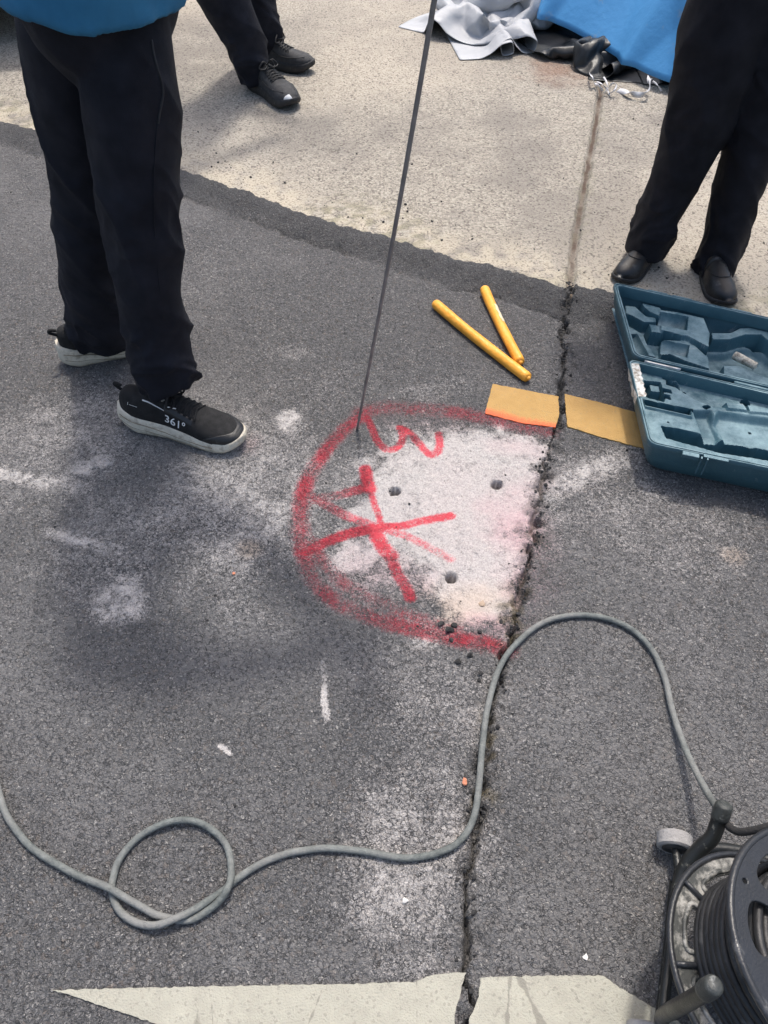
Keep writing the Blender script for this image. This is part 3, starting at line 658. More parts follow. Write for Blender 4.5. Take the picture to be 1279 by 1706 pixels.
def person(name, label, hip, legs, cloth, top, shoulders, hands, head_dir, hemf, hip_r=(.165, .125), yaw=0.0, waist=.10, shoe_args=(), build=1.4, group=None):
    """legs: per side list of (centre, half width, half depth) from hip to ankle; shoulders/hands: left, right"""
    root = thing(name, label, 'person', group); root.location = (0, 0, 0)
    hip = np.array(hip, float); cy, sy = math.cos(yaw), math.sin(yaw); fwd = np.array([-sy, cy, 0]); rgt = np.array([cy, sy, 0])
    sh = [np.array(s, float) for s in shoulders]; neck = (sh[0] + sh[1]) / 2 + np.array([0, 0, .035])
    # body, one continuous skin
    mb = MB()
    for lg in legs:
        mb.add(*limb([(c, a * .66, b * .66, 0) for c, a, b in lg], 14, 4))
    mb.add(*limb([(hip + [0, 0, -.12], .11, .09, yaw), (hip, .150, .105, yaw), (hip * .6 + neck * .4, .132, .095, yaw), (hip * .3 + neck * .7, .155, .105, yaw), (neck - [0, 0, .06], .13, .085, yaw), (neck + [0, 0, .02], .06, .058, yaw)], 18, 4))
    hd = np.array(head_dir, float); hd /= np.linalg.norm(hd); hc = neck + np.array([0, 0, .165]) + hd * [.035, .035, 0]
    mb.add(*limb([(neck - [0, 0, .02], .058, .058, 0), (neck * .5 + hc * .5, .055, .058, 0), (hc, .05, .055, 0)], 14, 3))
    side_ = np.cross([0, 0, 1.0], hd); side_ /= np.linalg.norm(side_); upv = np.cross(hd, side_)
    R = np.stack([side_, hd, upv], 1)
    def HP(a, b, c): return hc + R @ np.array([a, b, c])
    mb.ell(HP(0, -.005, .02), (.074, .092, .098), R=R); mb.ell(HP(0, .02, -.05), (.056, .068, .066), R=R); mb.ell(HP(0, .06, -.088), (.03, .028, .024), R=R)
    mb.ell(HP(0, .094, -.008), (.013, .018, .028), 10, 8, R); mb.ell(HP(0, .082, .03), (.05, .016, .012), 12, 8, R); mb.ell(HP(0, .079, -.052), (.024, .011, .010), 10, 8, R)
    for s_ in (-1, 1): mb.ell(HP(s_ * .078, -.005, -.005), (.010, .020, .032), 10, 8, R)
    for i, hnd in enumerate(hands):
        wr, el, grip = np.array(hnd['wrist'], float), np.array(hnd['elbow'], float), hnd.get('grip')
        mb.add(*limb([(sh[i] + [0, 0, .01], .062, .062, yaw), (sh[i] * .6 + el * .4, .052, .052, yaw), (el, .042, .042, yaw)], 14, 4))
        V, Fc = tube([el + (el - wr) * .03, el * .7 + wr * .3, el * .25 + wr * .75, wr], [.040, .044, .034, .028], 14, 4); mb.add(V, Fc)
        ax = wr - el; ax /= np.linalg.norm(ax); kn = wr + ax * .085
        sidev = np.cross(ax, [0, 0, 1.0] if grip is None else np.array(grip)); sidev /= np.linalg.norm(sidev)
        across = np.cross(sidev, ax) if grip is None else np.array(grip, float); across /= np.linalg.norm(across)
        palm_n = np.cross(ax, across); palm_n *= (-1 if i else 1)
        mb.add(*(lambda V_, F_: (V_, F_))(*tube([wr - ax * .01, wr + ax * .035, kn], [.028, .036, .036], 12, 3)))
        for f_, (o_, ln) in enumerate(zip((-.032, -.011, .011, .031), (.066, .076, .072, .056))):
            b0_ = kn - ax * .012 + across * o_
            curl = palm_n * (.020 if grip is None else .034)
            mb.tube([b0_, b0_ + ax * ln * .5 + curl * .25, b0_ + ax * ln * (.72 if grip is None else .45) + curl * 1.0, b0_ + ax * ln * (.95 if grip is None else .15) + curl * (1.5 if grip is None else 1.25)], [.0095, .009, .0085, .0075], 8, 4)
        tb = wr + ax * .03 + across * -.03; mb.tube([tb, tb - across * .02 + ax * .025 + palm_n * .012, tb - across * .014 + ax * .05 + palm_n * .026], [.012, .0105, .009], 8, 4)
    body = fuse(mb, .0062, 2, 'body'); obj('body', body, SKIN, root)
    # hair and eyes
    mb = MB(); mb.ell(HP(0, -.018, .034), (.080, .094, .098), 22, 14, R); hm = fuse(mb, .008, 1, 'hair'); V = get_v(hm); N = get_n(hm); loc = (V - hc) @ R
    low = (loc[:, 1] > .045) & (loc[:, 2] < .07); V = V - N * np.where(low, .03, 0)[:, None]; V = V + N * ((vnoise3(V, 60, 3) - .4) * .008)[:, None]; set_v(hm, V); obj('hair', hm, HAIR, root)
    for s_ in (-1, 1):
        mb = MB(); mb.ell(HP(s_ * .031, .072, .008), (.012, .010, .009), 10, 8, R); mb.build('eye', EYE, root)
    # trousers
    mb = MB()
    for lg in legs: mb.add(*limb([(c, a, b, 0) for c, a, b in lg], 26, 6))
    mb.add(*limb([(hip + [0, 0, -.17], hip_r[0] * .60, hip_r[1] * .62, yaw), (hip + [0, 0, -.11], hip_r[0] * .86, hip_r[1] * .88, yaw), (hip + [0, 0, -.03], hip_r[0], hip_r[1], yaw), (hip + [0, 0, .06], hip_r[0] * .98, hip_r[1] * .97, yaw), (hip + [0, 0, waist + .06], hip_r[0] * .9, hip_r[1] * .9, yaw)], 30, 5))
    tr = fuse(mb, .0058, 10, 'trousers'); fold(tr, build, 5, legs)
    obj('trousers', tr, cloth, root)
    # top
    mb = MB(); hem = hip + np.array([0, 0, hemf])
    mb.add(*limb([(hem, hip_r[0] * 1.20, hip_r[1] * 1.10, yaw), (hem + [0, 0, .05], hip_r[0] * 1.18, hip_r[1] * 1.08, yaw), (hip * .55 + neck * .45, .158, .125, yaw), (hip * .3 + neck * .7, .178, .128, yaw), (neck - [0, 0, .09], .175, .105, yaw), (neck - [0, 0, .035], .10, .075, yaw)], 30, 5))
    for i, hnd in enumerate(hands):
        el = np.array(hnd['elbow'], float); wr = np.array(hnd['wrist'], float)
        if hnd.get('long'): V, Fc = tube([sh[i] - (el - sh[i]) * .1, sh[i] * .5 + el * .5, el, el * .4 + wr * .6, wr - (wr - el) * .06], [.078, .070, .058, .050, .042], 18, 4)
        else: V, Fc = tube([sh[i] - (el - sh[i]) * .15, sh[i] * .7 + el * .3, sh[i] * .25 + el * .75], [.080, .080, .076], 18, 4)
        mb.add(V, Fc)
    tm = fuse(mb, .0065, 3, 'shirt'); V = get_v(tm); N = get_n(tm)
    # the hem hangs lower in front than behind and is cut level
    u = (V[:, 0] - hem[0]) * fwd[0] + (V[:, 1] - hem[1]) * fwd[1]; lowz = sstep(.12, .0, V[:, 2] - hem[2]) if False else 1 - sstep(0, .12, V[:, 2] - hem[2])
    V[:, 2] -= lowz * u * .28
    V = V + N * ((vnoise3(V * [1, 1, .5], 14, 8) - .5) * .026 + (vnoise3(V, 34, 9) - .5) * .006)[:, None]
    set_v(tm, V); obj('shirt', tm, top, root)
    for sa_ in shoe_args: shoe(root, **sa_)
    return root

def leg_px(rows, Y0, Y1=None):
    """leg sections seen at (x, y) with half width in photo pixels, standing at depth Y0 (foot) to Y1 (hip); from the hip down"""
    out = []; n = len(rows)
    for i, (x, y, hw, dep) in enumerate(rows):
        Yv = Y1 + (Y0 - Y1) * i / (n - 1) if Y1 is not None else Y0
        p = PY(x, y, Yv); zc = p[1] * CT + (CAM_H - p[2]) * ST; out.append((p, hw * zc / FPX, dep))
    return out
# --- the man in the blue shirt, in profile, both hands on the rod
RL = leg_px([(212, 40, 84, .105), (218, 150, 78, .10), (232, 290, 68, .088), (243, 400, 60, .080), (252, 500, 52, .072), (268, 590, 50, .066), (283, 636, 46, .064)], 1.335, 1.385)
LL = leg_px([(112, 40, 82, .10), (128, 150, 74, .095), (146, 290, 60, .085), (153, 390, 55, .078), (157, 470, 50, .072), (165, 530, 50, .066), (170, 562, 47, .062)], 1.575, 1.50)
hipA = np.array([-.458, 1.435, .90])
RL = [(RL[0][0] + np.array([-.03, .06, .13]), .06, .07), (RL[0][0] + np.array([-.012, .022, .035]), .076, .088)] + RL[1:]; LL = [(LL[0][0] + np.array([.04, -.03, .13]), .06, .07)] + LL
hd_r = PY(718, 0, 1.20); rod0 = P(595, 716, 0); rod_dir = (hd_r - rod0) / np.linalg.norm(hd_r - rod0)
def rod_at(z): return rod0 + rod_dir * ((z - rod0[2]) / rod_dir[2])
def gripper(sh, gz_, elbow):
    g = rod_at(gz_); ax = g - np.array(elbow); ax /= np.linalg.norm(ax); return dict(wrist=g - ax * .085 + np.array([0, 0, 0]), elbow=elbow, grip=tuple(rod_dir))
manA = person('person', 'man in blue shirt, black trousers and white-soled black trainers holding the steel rod', hipA, [RL, LL], BLACK_CLOTH, BLUE_CLOTH,
       [(-.40, 1.60, 1.36), (-.37, 1.27, 1.36)], [gripper(0, 1.26, (-.16, 1.50, 1.20)), gripper(1, 1.10, (-.20, 1.14, 1.14))], (.75, -.2, -.6), -.045,
       hip_r=(.168, .124), yaw=-math.pi / 2 - .12, build=1.7,
       shoe_args=[dict(heel=P(216, 697), toe=P(412, 742), zf=gz(-.45, 1.3), style='runner', logo=True), dict(heel=P(110, 608), toe=P(276, 563), zf=gz(-.65, 1.5), style='runner', left_foot=True)])
def seam_on(ob, name, px, r, mat):
    from mathutils.bvhtree import BVHTree
    me = ob.data; bv = BVHTree.FromPolygons([v.co[:] for v in me.vertices], [p.vertices[:] for p in me.polygons]); out = []
    for x, y in px:
        h = bv.ray_cast(Vector((0, 0, CAM_H)), Vector(_ray(x, y)).normalized())
        if h[0] is not None: out.append(np.array(h[0]) + np.array(h[1]) * r * .3)
    if len(out) > 2:
        V, Fc = tube(out, r, 6, 4); obj(name, mesh_np(name, V, Fc), mat, ob)
TROU = [c for c in manA.children if c.name.startswith('trousers')][0]; SEAM = plain('trouser_seam', (.017, .018, .022), .8)
seam_on(TROU, 'pocket_edge', [(252, 66), (256, 90), (262, 115), (270, 140), (271, 160), (266, 185), (263, 205)], .0022, SEAM)
seam_on(TROU, 'side_seam', [(262, 205), (258, 260), (256, 320), (258, 390), (264, 460), (272, 530)], .0012, BLACK_CLOTH)
# --- the man farther off in charcoal trainers
nearB = [(PY(352, -60, 3.16), .098, .095), (PY(375, 0, 3.16), .088, .085), (PY(405, 60, 3.16), .075, .078), (PY(422, 112, 3.17), .062, .07), (PY(426, 132, 3.17), .060, .066)]
farB = [(PY(412, -60, 3.42), .095, .092), (PY(424, 0, 3.42), .082, .082), (PY(435, 40, 3.42), .072, .075), (PY(441, 72, 3.43), .062, .066), (PY(443, 86, 3.43), .060, .064)]
def up(lg, hz, dx, dy):                       # carries a leg on up to the hip, out of the picture
    p = lg[0][0]; h = np.array([p[0] + dx, p[1] + dy, hz]); m_ = p * .5 + h * .5
    return [(h, .105, .10), (m_, .10, .10)] + lg
nearB, farB = up(nearB, .82, -.03, .03), up(farB, .82, -.03, -.06)
hipB = (nearB[0][0] + farB[0][0]) / 2 + np.array([0, 0, .08])
person('person', 'man in black trousers and charcoal trainers standing on the concrete behind', hipB, [nearB, farB], BLACK_CLOTH, DARK_CLOTH,
       [hipB + [.06, .17, .52], hipB + [.0, -.19, .52]], [dict(elbow=hipB + [.14, .22, .26], wrist=hipB + [.30, .10, .20]), dict(elbow=hipB + [.08, -.26, .26], wrist=hipB + [.26, -.14, .20])], (.8, -.5, -.3), -.03,
       yaw=-math.pi / 2 - .45, shoe_args=[dict(heel=P(420, 140, ZC), toe=P(493, 186, ZC), zf=ZC, style='trainer', tip=WHITEPRINT), dict(heel=P(425, 106, ZC), toe=P(524, 122, ZC), zf=ZC, style='trainer', left_foot=True)])
# --- the man at right in leather shoes
legC1 = leg_px([(1205, 60, 76, .11), (1188, 130, 62, .10), (1158, 220, 52, .088), (1119, 310, 37, .074), (1088, 385, 33, .068), (1073, 424, 31, .062)], 1.97, 2.03)
legC2 = leg_px([(1290, 90, 72, .11), (1278, 160, 60, .10), (1253, 250, 46, .088), (1223, 340, 35, .074), (1194, 425, 29, .068), (1182, 462, 28, .060)], 1.91, 2.03)
legC1, legC2 = up(legC1, .84, .02, .02), up(legC2, .84, -.03, .02)
hipC = (legC1[0][0] + legC2[0][0]) / 2 + np.array([0, 0, .07])
person('person', 'man in black trousers and black leather shoes behind the open tool case', hipC, [legC1, legC2], BLACK_CLOTH2, DARK_CLOTH,
       [hipC + [-.18, -.02, .52], hipC + [.18, -.02, .52]], [dict(elbow=hipC + [-.24, .0, .24], wrist=hipC + [-.22, -.10, .0], long=True), dict(elbow=hipC + [.25, .0, .24], wrist=hipC + [.22, -.10, .0], long=True)], (-.2, -.9, -.35), -.02,
       yaw=math.pi, shoe_args=[dict(heel=P(1092, 420, .01), toe=P(1028, 480, .01), zf=ZC, style='loafer', laces=False), dict(heel=P(1165, 436, .01), toe=P(1207, 520, .01), zf=ZC, style='loafer', left_foot=True, laces=False)])

# ------------------------------------------------------------------ the steel rod
STEEL = plain('worn_steel_rod', (.22, .20, .19), .55, .3, 30, metal=.2, bump=.0005, bscale=400, dirt=(.23, .22, .21), dirt_amt=.3)
V, Fc = tube([rod0 + rod_dir * a + np.array([.006 * math.sin(a * 2.4), 0, 0]) for a in (-.004, .2, .45, .7, .95, 1.2, 1.45, 1.62)], [.0028, .0034, .0038, .0040, .0040, .0040, .0040, .0040], 10, 8)
tag(obj('steel_rod', mesh_np('steel_rod', V, Fc), STEEL), 'long thin grey steel rod set upright on the red spray ring', 'rod')

# ------------------------------------------------------------------ yellow tubes
YT = NT('yellow_plastic_film'); n_ = YT.noise(26, 4); c_ = YT.mix(YT.map(n_, .3, .7), (.80, .34, .03), (.88, .43, .06))
c_ = YT.mix(YT.map(YT.noise(55, 5, .7), .66, .72, 0, .5), c_, (.62, .40, .15)); YT.bump(YT.noise(45, 3), .004); YT.fin(c_, .42, 0, .5); YT = YT.m
SCUFF = plain('scuffed_pale_film', (.72, .62, .42), .6, .15, 60)
def cartridge(a, b, r, label, scuff=None, lift=(0, 0)):
    A = P(*a, r); B = P(*b, r); A[2] = gz(A[0], A[1]) + r + lift[0]; B[2] = gz(B[0], B[1]) + r + lift[1]
    root = thing('yellow_tube', label, 'tube', 'yellow tubes lying on the asphalt'); D = B - A; L = np.linalg.norm(D); D /= L
    n = 22; ks = np.concatenate([[0, .004, .010, .016], np.linspace(.03, L - .03, 26), [L - .016, L - .008, L]]) ; side_ = np.cross(D, [0, 0, 1.]); side_ /= np.linalg.norm(side_); upv = np.cross(side_, D); V = []
    for k in ks:
        e = min(k, L - k); rr = r * (.86 + .14 * min(1, (e / .006)) ** .5); w = 1 + .05 * math.sin(k * 40) * .5
        for i in range(n):
            t = 2 * math.pi * i / n; V.append(A + D * k + (side_ * math.cos(t) * w + upv * math.sin(t)) * rr * (1 + .02 * math.sin(3 * t + k * 30)) + side_ * .004 * math.sin(k / L * 3.1))
    m = len(ks); Fc = [(j * n + i, j * n + (i + 1) % n, (j + 1) * n + (i + 1) % n, (j + 1) * n + i) for j in range(m - 1) for i in range(n)] + [tuple(range(n - 1, -1, -1)), tuple((m - 1) * n + i for i in range(n))]
    obj('casing', mesh_np('casing', V, Fc), YT, root)
    for c, d in ((A, -D), (B, D)):                                   # gathered ends
        mb = MB(); mb.tube([c - d * .002, c + d * .003 + upv * .002, c + d * .0055 + upv * .004], [r * .55, r * .45, r * .16], 9, 4); mb.build('crimped_end', YT, root)
    if scuff:
        Vs = []; Fs = []
        for j in range(10):
            k = L * (scuff[0] + (scuff[1] - scuff[0]) * j / 9)
            for i in range(4):
                t = math.radians(100 + i * 14 + 6 * math.sin(j * 1.7)); Vs.append(A + D * k + (side_ * math.cos(t) + upv * math.sin(t)) * (r * 1.03 + .0004) + side_ * .004 * math.sin(k / L * 3.1))
        for j in range(9):
            for i in range(3): Fs.append((j * 4 + i, j * 4 + i + 1, (j + 1) * 4 + i + 1, (j + 1) * 4 + i))
        obj('scuff_patch', mesh_np('scuff_patch', Vs, Fs), SCUFF, root)
cartridge((725, 507), (880, 629), .0134, 'longer yellow plastic tube lying slantwise on the asphalt')
cartridge((807, 482), (867, 603), .0134, 'shorter yellow plastic tube with a pale scuff, nearer the concrete', (.28, .52))

# ------------------------------------------------------------------ the open tool case
def case_material():
    t = NT('teal_moulded_plastic'); n = t.noise(14, 5); c = t.mix(t.map(n, .3, .7), (.033, .092, .122), (.050, .125, .158))
    d = t.noise(22, 6, .7); geo = t.N.new('ShaderNodeNewGeometry'); nz = t.sep(geo.outputs['Normal'], 2)
    f = t.math('MULTIPLY', t.map(d, .36, .70), t.map(nz, .2, .95)); c = t.mix(t.math('MULTIPLY', f, .85), c, (.27, .38, .41))     # rock dust lies on what faces up
    c = t.mix(t.map(t.noise(9, 5, .7, t.scaled(1, 9, 1, .5)), .64, .70, 0, .35), c, (.36, .39, .40))
    t.bump(t.noise(300, 3), .0008); return t.fin(c, t.map(f, 0, 1, .42, .85), 0, .45)
CASE = case_material()
CHROME = plain('worn_hinge_steel', (.40, .42, .43), .4, .2, 60, metal=.8)
LABELW = plain('torn_white_label', (.66, .66, .62), .7, .08, 40, dirt=(.16, .12, .08), dirt_amt=.55, dscale=70)
def unit(v): v = np.array(v, float); return v / np.linalg.norm(v)
def case_half(root, name, c00, c10, c01, c11, zrim, tray, n_out=.022):
    """corners of the rim in plan: hinge left, hinge right, far left, far right"""
    c = [np.array(q, float) for q in (c00, c10, c11, c01)]
    def outline(ins, r, k=7):
        cen = sum(c) / 4; out = []
        lines = []
        for i in range(4):
            a, b = c[i], c[(i + 1) % 4]; d = unit(b - a); nrm = np.array([-d[1], d[0]])
            if np.dot(cen - a, nrm) < 0: nrm = -nrm
            lines.append((a + nrm * ins, d))
        cor = []
        for i in range(4):
            p, d = lines[i - 1]; q, e = lines[i]; M = np.array([d, -e]).T; s_ = np.linalg.solve(M, q - p); cor.append(p + d * s_[0])
        for i in range(4):
            p = cor[i]; a = unit(cor[i - 1] - p); b = unit(cor[(i + 1) % 4] - p)
            for j in range(k):
                t = j / (k - 1); out.append((p + a * r) * (1 - t) ** 2 + 2 * p * t * (1 - t) + (p + b * r) * t ** 2)
        return np.array(out)
    def shell(rings, nm):
        V = []; m = None
        for ins, r, z in rings:
            o_ = outline(ins, r); m = len(o_); V += [(q[0], q[1], z) for q in o_]
        Fc = [(j * m + i, j * m + (i + 1) % m, (j + 1) * m + (i + 1) % m, (j + 1) * m + i) for j in range(len(rings) - 1) for i in range(m)]
        return V, Fc, m
    zb = gz(*(sum(c) / 4)) + .004
    rings = [(.0105, .012, zrim - .030), (.0095, .014, zrim - .003), (.008, .016, zrim), (.0045, .018, zrim), (.004, .018, zrim - .0025), (.0025, .018, zrim - .0025), (.002, .019, zrim), (0, .020, zrim), (-.0012, .020, zrim - .002), (-.0012, .020, zrim - .010), (.002, .02, zrim - .0115), (.008, .022, zrim * .5), (n_out, .026, zb + .012), (n_out + .010, .026, zb)]
    V, Fc, m = shell(rings, name); Fc.append(tuple(range((len(rings) - 1) * m, len(rings) * m)))
    me = mesh_np(name, V, Fc); o_ = obj(name, me, CASE, root)
    e = o_.modifiers.new('e', 'EDGE_SPLIT'); e.split_angle = math.radians(38)
    # moulded tray
    nu, nv = 280, 160; u, v = np.meshgrid(np.linspace(0, 1, nu), np.linspace(0, 1, nv)); cc = outline(.0095, .001, 2)
    p = [cc[1], cc[2], cc[4], cc[6]]; q0, q1, q2, q3 = (cc[0] + cc[1]) / 2, (cc[2] + cc[3]) / 2, (cc[4] + cc[5]) / 2, (cc[6] + cc[7]) / 2
    xy = q0 * ((1 - u) * (1 - v))[..., None] + q1 * (u * (1 - v))[..., None] + q2 * (u * v)[..., None] + q3 * ((1 - u) * v)[..., None]
    x, y = xy[..., 0].ravel(), xy[..., 1].ravel(); z = tray(x, y)
    rim_d = np.minimum.reduce([u.ravel() * .5, (1 - u.ravel()) * .5, v.ravel() * .3, (1 - v.ravel()) * .3])
    i = np.arange(nu - 1)[None, :] + nu * np.arange(nv - 1)[:, None]; i = i.ravel(); Fq = np.stack([i, i + 1, i + nu + 1, i + nu], 1)
    if np.cross(q1 - q0, q3 - q0) < 0: Fq = Fq[:, ::-1]
    t_ = obj(name.replace('shell', 'tray'), mesh_np(name.replace('shell', 'tray'), np.stack([x, y, z], 1), Fq), CASE, root)
    e = t_.modifiers.new('e', 'EDGE_SPLIT'); e.split_angle = math.radians(40)
    return outline
def feat(z, x, y, px, zp, h, soft=.0022, mode='set', slope=None):
    poly = W(px, zp); d = sd_poly(x, y, poly); f = 1 - sstep(-soft, soft, d)
    hh = h if slope is None else h + slope(x, y)
    return z * (1 - f) + hh * f
def cyl(z, x, y, a, b, r, zp, zaxis):
    """half-round trough whose axis runs from a to b"""
    A = np.array(P(*a, zp)[:2]); B = np.array(P(*b, zp)[:2]); d = unit(B - A); L = np.linalg.norm(B - A)
    s_ = (x - A[0]) * d[0] + (y - A[1]) * d[1]; t = np.abs(-(x - A[0]) * d[1] + (y - A[1]) * d[0])
    w = zaxis - np.sqrt(np.maximum(r * r - t * t, 0)); inside = (t < r) & (s_ > 0) & (s_ < L)
    return np.where(inside, np.minimum(z, w), z)
def dot(z, x, y, c, r, zp, h):
    p = P(*c, zp); d = np.hypot(x - p[0], y - p[1]); f = 1 - sstep(r * .8, r, d); return z * (1 - f) + h * f
def lid_tray(x, y):
    zp = .055; z = np.full_like(x, .030) + (fbm(x, y, 30, 2, 5) - .5) * .002
    z = feat(z, x, y, [(1030, 478), (1140, 505), (1279, 545), (1420, 590), (1420, 640), (1279, 574), (1235, 560), (1180, 558), (1172, 541), (1130, 531), (1095, 522), (1040, 500)], zp, .012, .004)
    z = feat(z, x, y, [(1040, 512), (1058, 514), (1076, 530), (1092, 533), (1094, 541), (1072, 541), (1052, 530), (1040, 526)], zp, .062)
    z = feat(z, x, y, [(1066, 512), (1098, 520), (1102, 527), (1096, 535), (1080, 528), (1070, 520)], zp, .070)
    z = feat(z, x, y, [(1040, 534), (1055, 540), (1074, 552), (1082, 570), (1096, 590), (1050, 580)], zp, .045)
    z = cyl(z, x, y, (1050, 552), (1074, 596), .022, zp, .050)
    z = feat(z, x, y, [(1078, 546), (1102, 550), (1104, 563), (1082, 560)], zp, .068)
    z = feat(z, x, y, [(1096, 526), (1128, 530), (1170, 540), (1180, 566), (1178, 590), (1150, 575), (1120, 566), (1098, 560)], zp, .074)
    z = cyl(z, x, y, (1096, 541), (1142, 549), .030, zp, .078)
    z = feat(z, x, y, [(1102, 568), (1142, 570), (1160, 580), (1180, 598), (1182, 618), (1140, 604), (1104, 588)], zp, .060)
    z = cyl(z, x, y, (1100, 578), (1146, 588), .026, zp, .066)
    z = feat(z, x, y, [(1182, 560), (1214, 560), (1230, 552), (1254, 550), (1272, 556), (1300, 572), (1420, 600), (1420, 625), (1290, 585), (1265, 564), (1240, 564), (1214, 572), (1184, 572)], zp, .066)
    z = feat(z, x, y, [(1186, 578), (1214, 578), (1240, 570), (1262, 570), (1300, 595), (1420, 640), (1420, 668), (1279, 622), (1240, 606), (1186, 598)], zp, .014, .008)
    z = feat(z, x, y, [(1206, 606), (1232, 606), (1270, 622), (1320, 640), (1320, 655), (1206, 622)], zp, .050)
    z = feat(z, x, y, [(1056, 586), (1100, 598), (1190, 622), (1300, 650), (1420, 690), (1420, 700), (1279, 655), (1056, 596)], zp, .052)
    for q in ((1058, 572), (1187, 552), (1192, 600)): z = dot(z, x, y, q, .006, zp, .010)
    return z
def base_tray(x, y):
    zp = .080; z = np.full_like(x, .078) + (fbm(x, y, 25, 2, 6) - .5) * .003
    z = feat(z, x, y, [(1060, 600), (1100, 607), (1180, 625), (1279, 655), (1400, 690), (1400, 697), (1279, 663), (1180, 633), (1100, 614), (1060, 607)], zp, .090)
    z = dot(z, x, y, (1074, 611), .013, zp, .050); z = feat(z, x, y, [(1092, 608), (1120, 615), (1122, 622), (1094, 616)], zp, .055)
    z = feat(z, x, y, [(1074, 634), (1100, 636), (1108, 660), (1106, 668), (1078, 660)], zp, .050); z = feat(z, x, y, [(1082, 638), (1100, 641), (1102, 652), (1084, 650)], zp, .076)
    z = feat(z, x, y, [(1105, 622), (1128, 627), (1130, 633), (1106, 630)], zp, .045); z = feat(z, x, y, [(1112, 632), (1150, 643), (1186, 655), (1186, 659), (1150, 650), (1112, 639)], zp, .040)
    z = feat(z, x, y, [(1106, 646), (1118, 649), (1119, 653), (1107, 651)], zp, .045); z = feat(z, x, y, [(1109, 656), (1116, 658), (1117, 664), (1110, 662)], zp, .045)
    z = feat(z, x, y, [(1070, 666), (1152, 682), (1153, 697), (1074, 679)], zp, .084); z = feat(z, x, y, [(1074, 669), (1149, 684), (1149, 693), (1077, 677)], zp, .018, .002)
    z = feat(z, x, y, [(1130, 632), (1279, 668), (1400, 700), (1400, 715), (1279, 690), (1235, 684), (1206, 676), (1190, 676), (1160, 664), (1132, 646)], zp, .070, .005)
    z = feat(z, x, y, [(1207, 672), (1238, 674), (1246, 686), (1212, 682)], zp, .084); z = feat(z, x, y, [(1243, 676), (1290, 684), (1296, 692), (1248, 688)], zp, .084)
    z = feat(z, x, y, [(1200, 686), (1300, 700), (1400, 720), (1400, 745), (1279, 745), (1210, 732), (1190, 700)], zp, .060, .008)
    z = feat(z, x, y, [(1158, 684), (1184, 684), (1202, 724), (1196, 734), (1176, 732)], zp, .058, .006)
    z = feat(z, x, y, [(1104, 710), (1130, 714), (1165, 722), (1176, 733), (1194, 735), (1212, 732), (1236, 740), (1254, 741), (1262, 748), (1279, 750), (1400, 775), (1400, 792), (1279, 764), (1200, 752), (1112, 728)], zp, .016, .003)
    for q, r in (((1141, 650), .005), ((1152, 683), .006), ((1244, 666), .011), ((1176, 678), .006), ((1180, 677), .005), ((1114, 702), .002), ((1255, 711), .003)): z = dot(z, x, y, q, r, zp, .045)
    return z
